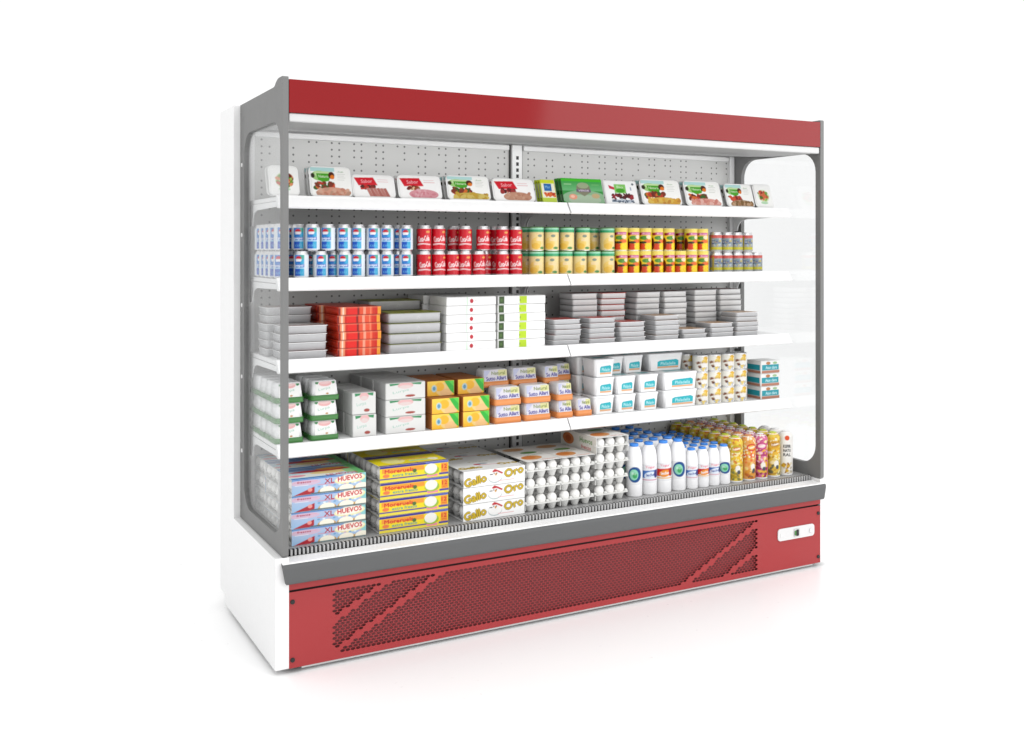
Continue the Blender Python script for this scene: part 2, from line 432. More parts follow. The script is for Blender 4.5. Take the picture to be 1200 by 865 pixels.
b = MB(); rplate(2.238, 2.272, .165, .201, .006, -.0075, -.0055, 'rail'); b.build('display_window', pl)
b = MB(); rplate(2.250, 2.264, .169, .196, .003, -.0095, -.008, 'black'); b.build('rocker_switch', pl)
b = MB(); rplate(2.240, 2.249, .172, .193, .003, -.0095, -.008, 'green'); b.build('indicator', pl)
b = MB(); rplate(2.328, 2.348, .172, .192, .0095, -.008, -.0055, 'steel'); b.build('key_lock', pl)
b = MB(); rplate(2.160, 2.170, .176, .186, .0048, -.007, -.0055, 'clear'); b.build('plate_screw', pl)
b = MB(); b.box(.045, 2.36, .006, .03, .0225, .0285, 'rail'); b.build('bottom_rail', case)
for x in (.08, 2.32):
    for y in (.12, .6):
        b = MB(); b.lathe([(.026, .012), (.026, .018), (.016, .022), (.016, .034)], 'black', 14, x, y); b.build('foot', case)

# ================================================================== PRODUCTS
# ---------- top shelf: leaning trays
TILT = -.31
def lean_tray(name, w, h, art, cat, group, r=.018, d=.024, body='foam', rr=None):
    b = MB(); hw = w / 2
    def ring(k, y, rad):
        out = []
        x1, z1, x0, z0 = hw - k, h - k, -hw + k, k
        for cx, cz, a in ((x1 - rad, z0 + rad, -PI / 2), (x1 - rad, z1 - rad, 0), (x0 + rad, z1 - rad, PI / 2), (x0 + rad, z0 + rad, PI)):
            out += [(cx + rad * math.cos(a + q * PI / 8), y, cz + rad * math.sin(a + q * PI / 8)) for q in range(5)]
        return out
    b.rings([ring(.010, d, r), ring(.003, .006, r), ring(0, .003, r), ring(0, .0005, r), ring(.002, 0, r)], body)
    root = b.build(name)
    b = MB(); b.canvas(art, front(-art.w / 2, (h - art.h) / 2, -.0012), 'film'); b.build('film_label', root)
    return Kind(root, cat, group)

def art_salad(w, h, seed, food, band='#58b030'):
    cv = Canvas(w - .012, h - .012, '#fbfbf8'); W_, H = cv.w, cv.h
    cv.rect(0, H * .86, W_ * .62, H, '#bfe3e2')
    cv.ell(W_ * .22, H * .70, W_ * .2, H * .18, '#a9d489'); cv.rect(W_ * .10, H * .70, W_ * .5, H * .86, '#cfe6b2')
    cv.poly([(W_ * .14, H * .78), (W_ * .52, H * .78), (W_ * .46, H * .52), (W_ * .3, H * .46), (W_ * .18, H * .55)], band)
    cv.text('Natura', W_ * .32, H * .68, W_ * .26, H * .1, '#eef8dd')
    cv.ell(W_ * .05, H * .70, W_ * .05, H * .09, '#3c3a22'); cv.ell(W_ * .53, H * .72, W_ * .08, H * .13, '#5b2a18'); cv.ell(W_ * .55, H * .66, W_ * .055, H * .08, '#e8892a')
    cv.blobs(W_ * .10, H * .26, W_ * .56, H * .44, food[0], 34, W_ * .075, seed)
    cv.ell(W_ * .54, H * .08, W_ * .44, H * .21, food[1]); cv.blobs(W_ * .15, H * .0, W_ * .95, H * .22, food[2], 26, W_ * .07, seed + 3)
    for k in range(5): cv.rect(W_ * .68, H * (.56 + .07 * k), W_ * (.86 + .03 * (k % 2)), H * (.575 + .07 * k), '#c9ccc4')
    cv.text('Fresh', W_ * .78, H * .86, W_ * .12, H * .06, '#8fbf86')
    return cv
def art_red(w, h, seed, food, meat):
    cv = Canvas(w - .012, h - .012, '#fcfbfa'); W_, H = cv.w, cv.h
    cv.poly([(W_ * .02, H * .9), (W_ * .5, H * .93), (W_ * .6, H * .55), (W_ * .12, H * .52)], '#dc2038')
    cv.text('Sabor', W_ * .33, H * .74, W_ * .28, H * .16, '#f9c9cf', .05)
    cv.rect(W_ * .6, H * .72, W_ * .88, H * .74, '#e9a6ac'); cv.rect(W_ * .6, H * .82, W_ * .86, H * .84, '#eebabf')
    cv.blobs(W_ * .2, H * .38, W_ * .52, H * .5, food, 22, W_ * .06, seed)
    cv.ell(W_ * .58, H * .16, W_ * .36, H * .24, meat[0]); cv.blobs(W_ * .3, H * .02, W_ * .88, H * .34, meat[1:], 16, W_ * .05, seed + 5)
    return cv
def art_sausage(w, h):
    cv = art_red(w, h, 4, ['#8e2a20', '#5a2418', '#c9382a'], ['#fcfbfa', '#fcfbfa']); W_, H = cv.w, cv.h
    for k in range(6):
        x = W_ * (.30 + .085 * k); cv.poly([(x, H * .40), (x + W_ * .075, H * .42), (x + W_ * .17, 0), (x + W_ * .085, 0)], '#b9736a' if k % 2 else '#c4857b')
    return cv
MIX = ['#c0402a', '#7c2a18', '#d8742c', '#8a3a1e', '#3e6a20']
def art_round(w, h, seed=2):
    cv = Canvas(w - .012, h - .012, '#fbfbf9'); W_, H = cv.w, cv.h
    cv.ell(W_ * .52, H * .5, W_ * .34, H * .30, '#dfeccb'); cv.blobs(W_ * .26, H * .3, W_ * .78, H * .7, ['#7aa83c', '#4f7f2a', '#c8563a', '#e29a70', '#7c2f20', '#a9cb6a'], 46, W_ * .1, seed)
    cv.ell(W_ * .55, H * .52, W_ * .12, H * .12, '#d9774a'); cv.ell(W_ * .5, H * .18, W_ * .22, H * .06, '#bfe0c0'); return cv
def art_cherry(w, h):
    cv = Canvas(w - .008, h - .008, '#fbfbfb'); W_, H = cv.w, cv.h
    cv.rect(W_ * .3, H * .46, W_ * .66, H * .86, '#8fd070'); cv.ell(W_ * .48, H * .58, W_ * .14, H * .10, '#4fae2e'); cv.text('Bio', W_ * .48, H * .74, W_ * .2, H * .12, '#e8f7dc')
    cv.poly([(W_ * .12, H * .82), (W_ * .3, H * .72), (W_ * .3, H * .6), (W_ * .14, H * .66)], '#d23a55')
    cv.blobs(W_ * .16, H * .24, W_ * .86, H * .40, ['#6b1020', '#8d1a2a', '#4d0d18', '#a83240'], 40, W_ * .06, 8)
    cv.rect(W_ * .16, H * .05, W_ * .86, H * .16, '#9aa6b4'); cv.blobs(W_ * .16, H * .04, W_ * .86, H * .16, ['#5d6a7a', '#c4ccd6'], 24, W_ * .04, 5)
    cv.ell(W_ * .9, H * .88, W_ * .04, H * .05, '#7a8088'); cv.rect(W_ * .8, H * .6, W_ * .84, H * .74, '#a8b4c2'); return cv
def art_green(w, h):
    cv = Canvas(w - .002, h - .002, '#3f9f4c'); W_, H = cv.w, cv.h
    cv.grad('#6cb97a', '#3fa14c', 0, H * .5, W_, H * .88); cv.rect(0, H * .88, W_, H, '#55c83c')
    cv.ell(W_ * .52, H * .2, W_ * .55, H * .32, '#98bd9a'); cv.ell(W_ * .52, H * .14, W_ * .4, H * .2, '#b3c6ae')
    cv.poly([(W_ * .36, H * .72), (W_ * .68, H * .72), (W_ * .70, H * .45), (W_ * .52, H * .28), (W_ * .34, H * .45)], '#8f8f78'); cv.ell(W_ * .52, H * .72, W_ * .14, H * .12, '#a8b694')
    cv.rect(W_ * .34, H * .46, W_ * .70, H * .56, '#7c6a84'); cv.text('VERDE', W_ * .52, H * .51, W_ * .26, H * .07, '#efe6ec')
    cv.ell(W_ * .24, H * .25, W_ * .10, H * .11, '#e8a58c'); cv.ell(W_ * .23, H * .26, W_ * .05, H * .06, '#f3c9b4'); cv.ell(W_ * .8, H * .3, W_ * .10, H * .1, '#c9b48c')
    cv.rect(W_ * .06, H * .74, W_ * .24, H * .78, '#a8d7a4'); cv.rect(W_ * .74, H * .74, W_ * .92, H * .78, '#7cc07a'); return cv
def art_yellow(w, h):
    cv = Canvas(w - .002, h - .002, '#d8e23c'); W_, H = cv.w, cv.h
    cv.rect(W_ * .04, 0, W_ * .96, H * .84, '#f3f2df'); cv.rect(0, 0, W_, H * .2, '#c8dc58'); cv.rect(W_ * .2, H * .5, W_ * .74, H * .82, '#2f77b8')
    cv.text('Mar', W_ * .47, H * .68, W_ * .36, H * .12, '#9fd0ee')
    cv.blobs(W_ * .08, H * .28, W_ * .92, H * .4, ['#d8502a', '#e07a3a', '#c23a20'], 22, W_ * .12, 3); return cv

K = {}
lt = lambda n, w, h, a, cat='food tray', g='food trays leaning along the top shelf', **k: lean_tray(n, w, h, a, cat, g, **k)
def slope(h): return h / math.cos(.31)
specs = [  # name, x0, x1, height on the slope, artwork, label, trays behind, words for those behind
  ('food_tray', -.006, .102, .110, art_round, 'white tray with round salad picture beside the grey left post', 1),
  ('food_tray', .142, .299, .113, lambda w, h: art_salad(w, h, 1, (MIX, '#d8a48e', ['#c98b74', '#d9b09c', '#c49a84'])), 'tallest white tray, picturing vegetables over pink meat, second from the grey left post', 2),
  ('food_tray', .300, .468, .088, art_sausage, 'white tray of brown sausages with red label, overlapping the tallest tray', 0),
  ('food_tray', .478, .657, .092, lambda w, h: art_red(w, h, 6, ['#a0502a', '#7c2418', '#e6c7a0'], ['#dca0a8', '#d58c98', '#e3b4ba']), 'white tray with large red label over pink ham', 1),
  ('food_tray', .680, .865, .098, lambda w, h: art_salad(w, h, 9, (MIX, '#c9b35a', ['#c9a83c', '#b58a34', '#d9c470'])), 'white vegetable tray between the pink ham tray and the brown mince tray', 2),
  ('food_tray', .878, 1.066, .093, lambda w, h: art_red(w, h, 12, ['#7c1c22', '#5a1418', '#a83a3a'], ['#c79a82', '#bd8b73', '#cfa892']), 'white tray of brown mince with red label in front of the slotted upright', 1),
  ('food_packet', 1.098, 1.165, .094, art_yellow, 'slim yellow packet with a blue square on its front', 2),
  ('food_packet', 1.196, 1.396, .104, art_green, 'wide green printed packet at the join of the top shelf', 2),
  ('food_packet', 1.404, 1.572, .102, art_cherry, 'white rectangular packet printed with dark red berries', 0),
  ('food_tray', 1.590, 1.800, .113, lambda w, h: art_salad(w, h, 21, (MIX, '#d8b45a', ['#d8a83c', '#e0c060', '#c8923a'])), 'white vegetable tray with yellow pasta, next right of the berry packet', 1),
  ('food_tray', 1.826, 2.028, .114, lambda w, h: art_salad(w, h, 31, (MIX, '#e0a49a', ['#dca090', '#e6bcb2', '#d28c80'])), 'white vegetable tray with pink meat, third from the right glass', 1),
  ('food_tray', 2.054, 2.215, .108, lambda w, h: art_salad(w, h, 41, (['#c0402a', '#d85a3a', '#8a2a1e'], '#b59a80', ['#a8825a', '#8a6a40', '#c8a888'])), 'white vegetable tray with red stripes of meat, second from the right glass', 1),
  ('food_tray', 2.222, 2.330, .110, lambda w, h: art_round(w, h, 5), 'narrow white tray with round red salad picture nearest the right glass', 1),
]
SHORT = ['round salad tray beside the left post', 'tallest white vegetable tray', '', 'pink ham tray', 'vegetable tray left of the brown mince', 'brown mince tray', 'slim yellow packet', 'wide green packet', '',
         'yellow pasta tray', 'pink meat tray third from the right glass', 'red striped meat tray', 'narrow round salad tray nearest the right glass']
specs_i = 0
for nm, x0, x1, h, art, lab, nb in specs:
    w = x1 - x0; kw = {}
    if 'green' in lab: kw = dict(r=.004, d=.012, body='green')
    elif 'yellow packet' in lab: kw = dict(r=.003, d=.012, body='lime')
    elif 'berries' in lab: kw = dict(r=.006, d=.014)
    k = lt(nm, w, slope(h) , art(w, slope(h)), **kw)
    if 'packet' in nm: k.cat = 'food packet'
    k.place((x0 + x1) / 2, .212, SH[0] + .0035, lab, rx=TILT)
    for i in range(nb):
        yy = .212 + (.034 if kw.get('d', .024) > .02 else .021) * (i + 1)
        k.place((x0 + x1) / 2, yy, SH[0] + .0035, ('edge showing directly behind the ' if i == 0 else 'rearmost edge showing behind the ') + SHORT[specs_i], rx=TILT)
    specs_i += 1

# ---------- second shelf: drink cans
def can(name, w, h, art, cat, group, r=.0265, neck=True, lidm='steel', start=None):
    b = MB(); n = 24
    z0, z1 = (.006, h - .013) if neck else (.003, h - .004)
    prof = ([(r * .80, 0), (r * .97, .005), (r - .0004, z0)] if neck else [(r, 0), (r - .0004, z0)])
    b.lathe(prof + [(r - .0004, z1)], 'steel', n, cap1=False)
    if neck: b.lathe([(r - .0004, z1), (r * .86, h - .003)], 'steel', n, cap0=False, cap1=False)
    b.canvas(art, around(r, z0, -PI / 2 - art.w / r / 2), 'metalprint', True)
    root = b.build(name)
    b = MB()
    if neck: b.lathe([(r * .86, h - .003), (r * .86, h), (r * .80, h), (r * .78, h - .003)], lidm, n)
    else: b.lathe([(r * 1.015, h - .004), (r * 1.015, h), (r * .93, h), (r * .92, h - .003)], lidm, n)
    b.build('lid', root)
    if neck:
        b = MB(); b.loft([(h - .003, .006, .010, .005), (h - .0015, .006, .010, .005)], lidm, 0, -.006); b.build('pull_tab', root)
    return Kind(root, cat, group)
def wrap(r, h): return Canvas(2 * PI * r, h, '#e8eef4', .0025)
H_ = .0975
def art_bluecan():
    cv = wrap(.0265, H_ - .019); W_, H = cv.w, cv.h; c = W_ / 2
    for o in (0, -W_ / 2, W_ / 2):
        cv.rect(c + o - .019, H * .04, c + o + .018, H, '#3f92d8'); cv.rect(c + o + .004, H * .04, c + o + .018, H, '#43b4dc'); cv.rect(c + o - .019, H * .04, c + o + .002, H * .36, '#1f62c8'); cv.rect(c + o + .004, H * .8, c + o + .018, H, '#58b8a8')
        cv.put(((cv.X - c - o + .003) / .0115) ** 2 + ((cv.Y - H * .80) / .0115) ** 2 <= 1, '#f4f6fb')
        m = (((cv.X - c - o + .003) / .0115) ** 2 + ((cv.Y - H * .80) / .0115) ** 2 <= 1)
        cv.put(m & (cv.Y > H * .80 + .001), '#d62a3c'); cv.put(m & (cv.Y < H * .80 - .008), '#2a58c0')
        cv.rect(c + o - .019, H * .44, c + o + .018, H * .58, '#2f6fc8'); cv.text('pepsi', c + o - .001, H * .50, .032, H * .14, '#eef4fd', 0, .0004)
        cv.rect(c + o - .019, H * .37, c + o + .018, H * .43, '#b9dcf2'); cv.text('cola', c + o, H * .2, .026, .011, '#7fd0f0')
    return cv
def art_redcan():
    cv = wrap(.0265, H_ - .019); cv.rect(0, 0, 1, 1, '#d81c34'); W_, H = cv.w, cv.h
    for o in (-W_ / 2, 0, W_ / 2):
        cv.text('Coca-Cola', W_ / 2 + o, H * .52, .047, H * .26, '#fbe9ea', .12, .0006)
        cv.poly([(W_ / 2 + o - .03, H * .27), (W_ / 2 + o - .005, H * .31), (W_ / 2 + o + .03, H * .26), (W_ / 2 + o + .03, H * .21), (W_ / 2 + o, H * .25), (W_ / 2 + o - .03, H * .2)], '#f8dfe0')
        cv.ell(W_ / 2 + o + .018, H * .85, .008, .004, '#e8b060')
    return cv
def art_pine():
    cv = wrap(.0305, H_ - .007); cv.rect(0, 0, 1, 1, '#f0dca4'); W_, H = cv.w, cv.h
    cv.rect(0, H * .80, W_, H, '#3fae7c'); cv.rect(0, H * .92, W_, H, '#a6e0c4')
    for o in (-W_ / 2, 0, W_ / 2):
        c = W_ / 2 + o
        cv.ell(c - .012, H * .3, .022, H * .26, '#f0d27c'); cv.ell(c - .014, H * .18, .018, H * .14, '#eec65a'); cv.ell(c + .016, H * .1, .012, H * .06, '#5f9a58')
        cv.ell(c + .004, H * .64, .010, H * .06, '#8a9a8c'); cv.text('Pina', c + .004, H * .73, .03, H * .06, '#e0b0a0'); cv.rect(c - .012, H * .4, c + .022, H * .54, '#f3dcae')
    return cv
def art_fruit():
    cv = wrap(.0295, H_ - .007); cv.rect(0, 0, 1, 1, '#f0d030'); W_, H = cv.w, cv.h
    for o in (-W_ / 2, 0, W_ / 2):
        c = W_ / 2 + o
        cv.rect(c - .045, H * .84, c + .045, H, '#f3e07a'); cv.rect(c - .02, H * .72, c + .028, H * .85, '#d070a0'); cv.ell(c - .026, H * .76, .009, H * .07, '#a01430')
        cv.text('Frutas', c + .006, H * .78, .034, H * .08, '#f6dbe8'); cv.ell(c - .004, H * .58, .02, H * .10, '#5f9a3c'); cv.ell(c + .016, H * .62, .012, H * .09, '#f0e2c0')
        cv.ell(c + .012, H * .42, .018, H * .09, '#e8782a'); cv.ell(c - .012, H * .36, .018, H * .06, '#2c3a14'); cv.ell(c - .014, H * .16, .02, H * .15, '#d8501c'); cv.ell(c + .016, H * .17, .018, H * .17, '#f8d820'); cv.ell(c - .036, H * .3, .012, H * .3, '#7a2a12')
    return cv
def art_greycan():
    cv = wrap(.0285, .090 - .019); cv.rect(0, 0, 1, 1, '#9ea4a8'); W_, H = cv.w, cv.h
    cv.rect(0, H * .82, W_, H, '#d0645c'); cv.rect(0, H * .08, W_, H * .26, '#c8c03a')
    for o in (-W_ / 2, 0, W_ / 2):
        c = W_ / 2 + o; cv.blobs(c - .02, H * .34, c + .02, H * .74, ['#7d88a8', '#b8c2c8', '#88a0a0', '#c8b878', '#6a7494'], 40, .007, 3); cv.text('Tonic', c, H * .55, .034, H * .2, '#5a628c', 0, .0004)
        cv.rect(c - .034, 0, c - .026, H * .9, '#b8a848')
    return cv
GC = 'drink cans stacked two high on the second shelf'
kb = can('drink_can', 0, H_, art_bluecan(), 'can', GC); kr = can('drink_can', 0, H_, art_redcan(), 'can', GC)
kp_ = can('drink_can', 0, H_, art_pine(), 'can', GC, r=.0305, neck=False, lidm='green'); kf = can('drink_can', 0, H_, art_fruit(), 'can', GC, r=.0295, neck=False, lidm='cream')
kg = can('drink_can', 0, .090, art_greycan(), 'can', GC, r=.0285)
Z2 = SH[1]; YF = .222
FACE = math.radians(-18)     # labels turned a little towards the aisle
def row(kind, xs, z, y, what, where, depth=(), turn=0):
    for i, x in enumerate(xs):
        kind.place(x, y, z, f'{what} in the {where}, {ORD[i]} from its left end', rz=FACE + turn + rnd.uniform(-.3, .3))
# blue cans
rb = .0265; pit = .0555
def col(i): return .040 + pit * i
XB_low = [.044, .1165, .186, .276, .330, .3885, .443, .520]; XB_up = [.044, .158, .216, .276, .330, .3885, .443, .520]
row(kb, XB_low, Z2, YF + rb, 'blue cola can', 'lower front row'); row(kb, XB_up, Z2 + H_, YF + rb, 'blue cola can', 'upper front row')
for lv, zz in (('lower', Z2), ('upper', Z2 + H_)):
    for d in range(1, 5):
        kb.place(.040, YF + rb + .062 * d, zz, f'blue cola can in the {lv} tier seen through the left glass, {ORD[d]} from the front', rz=FACE)
kb.place(.247, YF + rb + .040, Z2, 'blue cola can set back in a gap of the lower tier, near the left', rz=FACE)
kb.place(.119, YF + rb + .040, Z2 + H_, 'blue cola can set back in the upper tier, beside the grey left post', rz=FACE)
for lv, zz in (('lower', Z2), ('upper', Z2 + H_)):
    kb.place(.506, YF + rb + .040, zz, f'blue cola can set back beside the last blue can of the {lv} tier', rz=FACE)
    for j, x in enumerate((.12, .185, .30, .36, .415)):
        kb.place(x, YF + rb + .118, zz, f'blue cola can in the dim rear row of the {lv} tier, {ORD[j]} from the left', rz=FACE)
# red cans
XR_low = [.595, .654, .711, .768, .826, .932, .992]; XR_up = [.595, .654, .768, .846, .932, .992]
row(kr, XR_low, Z2, YF + rb, 'red cola can', 'lower front row'); row(kr, XR_up, Z2 + H_, YF + rb, 'red cola can', 'upper front row')
for lv, zz, xs in (('lower', Z2, (.628, .884, .938)), ('upper', Z2 + H_, (.628, .746, .880, .932))):
    for j, x in enumerate(xs):
        kr.place(x - (.012 if j == 0 else 0), YF + rb + .056, zz, f'red cola can set back behind the {lv} front row, {ORD[j]} from the left', rz=FACE)
# pineapple cans
rp = .0305
XP = [1.090, 1.161, 1.228, 1.296, 1.364, 1.434]; XPu = [1.090, 1.161, 1.234, 1.312, 1.434]
row(kp_, XP, Z2, YF + rp, 'green topped yellow can', 'lower front row'); row(kp_, XPu, Z2 + H_, YF + rp, 'green topped yellow can', 'upper front row')
for lv, zz, xs in (('lower', Z2, (1.083,)), ('upper', Z2 + H_, (1.083, 1.349, 1.405))):
    for j, x in enumerate(xs): kp_.place(x, YF + rp + .066, zz, f'green topped yellow can set back behind the {lv} row, {ORD[j]} from the left', rz=FACE)
# fruit cans
XF = [1.5015 + .0622 * i for i in range(8)]; XFu = XF[:5] + XF[6:]
row(kf, XF, Z2, YF + .0295, 'colourful fruit drink can', 'lower front row'); row(kf, XFu, Z2 + H_, YF + .0295, 'colourful fruit drink can', 'upper front row')
kf.place(XF[5] + .052, YF + .0295 + .06, Z2 + H_, 'fruit drink can set back in the only gap of the upper row of fruit cans', rz=FACE)
# grey cans
XG = [2.016, 2.076, 2.136, 2.194, 2.252]; XGu = [2.014, 2.076, 2.136, 2.194]
row(kg, XG, Z2, YF + .0285, 'grey and yellow tonic can', 'lower front row'); row(kg, XGu, Z2 + .0905, YF + .0285, 'grey and yellow tonic can', 'upper front row')

# ---------- third shelf: stacked trays
def flat_tray(name, w, d, h, body, rim, art, cat, group, taper=.004, r=.010):
    b = MB(); hx, hy = w / 2, d / 2
    b.loft([(.0005, hx - taper, hy - taper, r), (h - .0036, hx - .003, hy - .003, r)], body, cap1=False)
    root = b.build(name)
    b = MB(); b.loft([(h - .0036, hx - .003, hy - .003, r), (h - .0034, hx, hy, r), (h - .0016, hx, hy, r), (h - .0012, hx - .001, hy - .001, r)], rim); b.build('rim', root)
    b = MB(); b.canvas(art, top(-art.w / 2, -art.h / 2, h - .0006), 'print'); b.build('lid_film', root)
    return Kind(root, cat, group)
def lidart(w, d, bg, cols, seed=1):
    cv = Canvas(w - .008, d - .008, bg, .004); cv.blobs(0, 0, cv.w, cv.h, cols, 9, cv.w * .09, seed)
    cv.rect(0, 0, cv.w, cv.h * .10, cols[0]); return cv
GT = 'stacked food trays on the third shelf'
Z3 = SH[2]
def stack(kind, x, y, z, n, h, desc, jit=.003, lo=0):
    """desc: words that single the stack out"""
    for i in range(lo, n):
        pos = 'topmost' if i == n - 1 else ('bottom one' if i == 0 else f'{ORD[n - 1 - i]} from top')
        kind.place(x + rnd.uniform(-jit, jit), y + rnd.uniform(-jit, jit), z + i * h, f'{desc[0]}, {pos} of {desc[1]}', rz=rnd.uniform(-.01, .01))
TA = flat_tray('food_tray', .172, .125, .0300, 'greyplastic', 'clear', lidart(.172, .125, '#c8c4c2', ['#b04a40', '#d8d4d0', '#9a8478'], 2), 'food tray', GT)
stack(TA, .1225, .222 + .0625, Z3, 4, .0300, ('grey food tray', 'the front stack beside the left post'))
TA2 = flat_tray('food_tray', .172, .125, .0300, 'greyplastic', 'clear', lidart(.172, .125, '#b8a8a4', ['#90302c', '#a86058', '#9a8478'], 3), 'food tray', GT)
stack(TA2, .106, .222 + .200, Z3, 6, .0300, ('dark red lidded tray', 'the rear stack beside the left post'))
# red punnets: printed ribbed front, pale rib highlights painted into its colour
def punnet(w, d, h):
    b = MB(); hx, hy = w / 2, d / 2
    b.loft([(.0005, hx - .003, hy - .003, .006), (h - .005, hx - .001, hy - .001, .006)], 'redplastic', cap1=True)
    cv = Canvas(w - .006, h - .001, '#d42408'); W_, H = cv.w, cv.h
    cv.rect(0, 0, W_ * .04, H, '#7a1408'); cv.rect(W_ * .05, 0, W_ * .17, H, '#f0a078'); cv.rect(W_ * .09, 0, W_ * .13, H, '#f8ddc8'); cv.rect(W_ * .22, 0, W_ * .44, H, '#e8200c'); cv.rect(W_ * .44, 0, W_ * .48, H, '#8c1408')
    cv.rect(W_ * .50, 0, W_ * .86, H, '#e8603a'); cv.rect(W_ * .58, 0, W_ * .64, H, '#f0a890'); cv.rect(W_ * .74, 0, W_ * .77, H, '#f0906c'); cv.rect(W_ * .80, 0, W_ * .86, H, '#d43a18'); cv.rect(W_ * .92, 0, W_, H, '#f0a838')
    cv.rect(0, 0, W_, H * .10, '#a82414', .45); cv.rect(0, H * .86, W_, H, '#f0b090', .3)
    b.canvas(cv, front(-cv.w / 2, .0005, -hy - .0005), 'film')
    root = b.build('food_punnet')
    b = MB(); b.loft([(h - .0045, hx, hy, .006), (h - .0004, hx, hy, .006)], 'redplastic'); b.build('lid', root)
    return Kind(root, 'food punnet', 'red punnets stacked on the third shelf')
PR = punnet(.170, .150, .0302)
stack(PR, .3255, .222 + .075, Z3, 6, .0302, ('shiny red ribbed punnet', 'the front red stack'), .001)
stack(PR, .300, .222 + .235, Z3, 6, .0302, ('shiny red punnet', 'the rear red stack'), .001)
TG = flat_tray('food_tray', .220, .150, .0385, 'greyplastic', 'olive', lidart(.220, .150, '#b4b838', ['#a0a83a', '#c88a4a', '#5a4a20'], 4), 'food tray', GT)
stack(TG, .549, .222 + .075, Z3, 4, .0385, ('wide green lidded tray', 'the front green lidded stack'), .001)
stack(TG, .535, .222 + .235, Z3, 5, .0385, ('wide dark green lidded tray', 'the rear green lidded stack'), .001)
def flat_box(kind):
    w, d, h = .2145, .160, .0347; b = MB(); b.box(-w / 2, w / 2, -d / 2, d / 2, 0, h - .0007, 'card', .0022)
    cv = Canvas(w - .006, h - .005, '#ffffff'); W_, H = cv.w, cv.h
    if kind == 0:
        cv.ell(W_ * .5, H * .5, .0075, .0085, '#c8203a'); cv.rect(W_ * .40, 0, W_ * .415, H, '#c0ecc4'); cv.rect(W_ * .57, H * .5, W_ * .6, H * .6, '#e8dada'); cv.text('Queso', W_ * .22, H * .5, .05, .007, '#e9e9e6')
    else:
        cv.rect(0, 0, W_ * .115, H, '#3c5a22'); cv.rect(W_ * .03, H * .3, W_ * .08, H * .7, '#587a38'); cv.rect(W_ * .44, 0, W_ * .60, H, '#c4e01c'); cv.rect(W_ * .44, H * .35, W_ * .47, H * .6, '#98b020')
    b.canvas(cv, front(-cv.w / 2, .0025, -d / 2 - .0005), 'print')
    return Kind(b.build('flat_box'), 'food box', 'flat white boxes stacked on the third shelf')
WB0, WB1 = flat_box(0), flat_box(1)
stack(WB0, .7825, .222 + .08, Z3, 6, .0347, ('flat white box with red dot', 'its stack'), .0008)
stack(WB1, 1.0065, .222 + .08, Z3, 6, .0347, ('flat white box with dark green and lime bands', 'its stack'), .0008)
stack(WB0, .760, .222 + .25, Z3, 6, .0347, ('flat white box', 'the stack behind the red dot boxes'), .0008)
SM = {}
for key, bg, cols in (('r', '#d06058', ['#c8483e', '#d8807a', '#b8a8a4']), ('o', '#c8a888', ['#c08850', '#d8b890', '#b8a8a0'])):
    SM[key] = flat_tray('food_tray', .132, .118, .0212, 'greyplastic', 'clear', lidart(.132, .118, bg, cols, 5), 'food tray', GT, r=.008, taper=.003)
SMD = flat_tray('food_tray', .132, .118, .0254, 'clear', 'redplastic', lidart(.132, .118, '#5a2a2c', ['#5a2a2c', '#7a4442'], 6), 'food tray', GT, r=.008, taper=.003)
BIG = flat_tray('food_tray', .132, .118, .0254, 'clear', 'greyplastic', lidart(.132, .118, '#8a5a58', ['#7a4442', '#8a6a68', '#b8a8a4'], 7), 'food tray', GT, r=.008, taper=.003)
fs = [('r', 1.222, 5, 'front stack next to the white boxes'), ('r', 1.393, 5, 'second front stack from the white boxes'), ('r', 1.546, 4, 'third front stack from the white boxes'), ('o', 1.728, 5, 'fourth front stack from the white boxes'), ('o', 1.877, 2, 'lowest front stack of only two'), ('o', 2.030, 3, 'three tray high front stack'), ('o', 2.180, 5, 'front stack nearest the right glass')]
for key, x, n, where in fs:
    stack(SM[key], x, .222 + .059, Z3, n, .0212, ({'r': 'red lidded tray', 'o': 'tan lidded tray'}[key], 'the ' + where), .0025)
bs = [(BIG, 1.394, 8, 'first rear stack from the white boxes', 'maroon lidded tray'), (SMD, 1.541, 8, 'rear stack of dark red rims', 'dark red rimmed tray'), (BIG, 1.728, 8, 'third rear stack from the white boxes', 'pale tray'), (BIG, 1.880, 8, 'fourth rear stack from the white boxes', 'pale tray'), (BIG, 2.051, 8, 'rear stack second from the right glass', 'pale tray'), (BIG, 2.200, 8, 'rear stack nearest the right glass', 'pale tray')]
for kk, x, n, where, what in bs:
    stack(kk, x, .36 + .059, Z3 + (.004 if x > 2 else 0), n, .0254, (what, 'the ' + where), .002, lo=0)

# ---------- fourth shelf
Z4 = SH[3]
def tub(w, d, h, bodym, basem, cv, frac, name, cat, group, up=.008):
    """tub standing on its lid: coloured base band, body tapering upwards"""
    b = MB(); hx, hy = w / 2, d / 2
    b.loft([(h * frac, hx - .003, hy - .003, .010), (h - .004, hx - up, hy - up, .012), (h, hx - up - .004, hy - up - .004, .012)], bodym)
    sl = (up - .003) / (h - .004 - h * frac)
    if cv: b.canvas(cv, lambda u, v: (-cv.w / 2 + u, -(hy - .003) + sl * v * 1.0 - .0007, h * frac + .001 + v), 'film')
    root = b.build(name)
    b = MB(); b.loft([(0.0005, hx - .001, hy - .001, .010), (.002, hx, hy, .011), (h * frac, hx, hy, .011), (h * frac + .0006, hx - .003, hy - .003, .01)], basem); b.build('lid', root)
    return Kind(root, cat, group)
cv = Canvas(.074, .048, '#f6f6f4'); W_, H = cv.w, cv.h
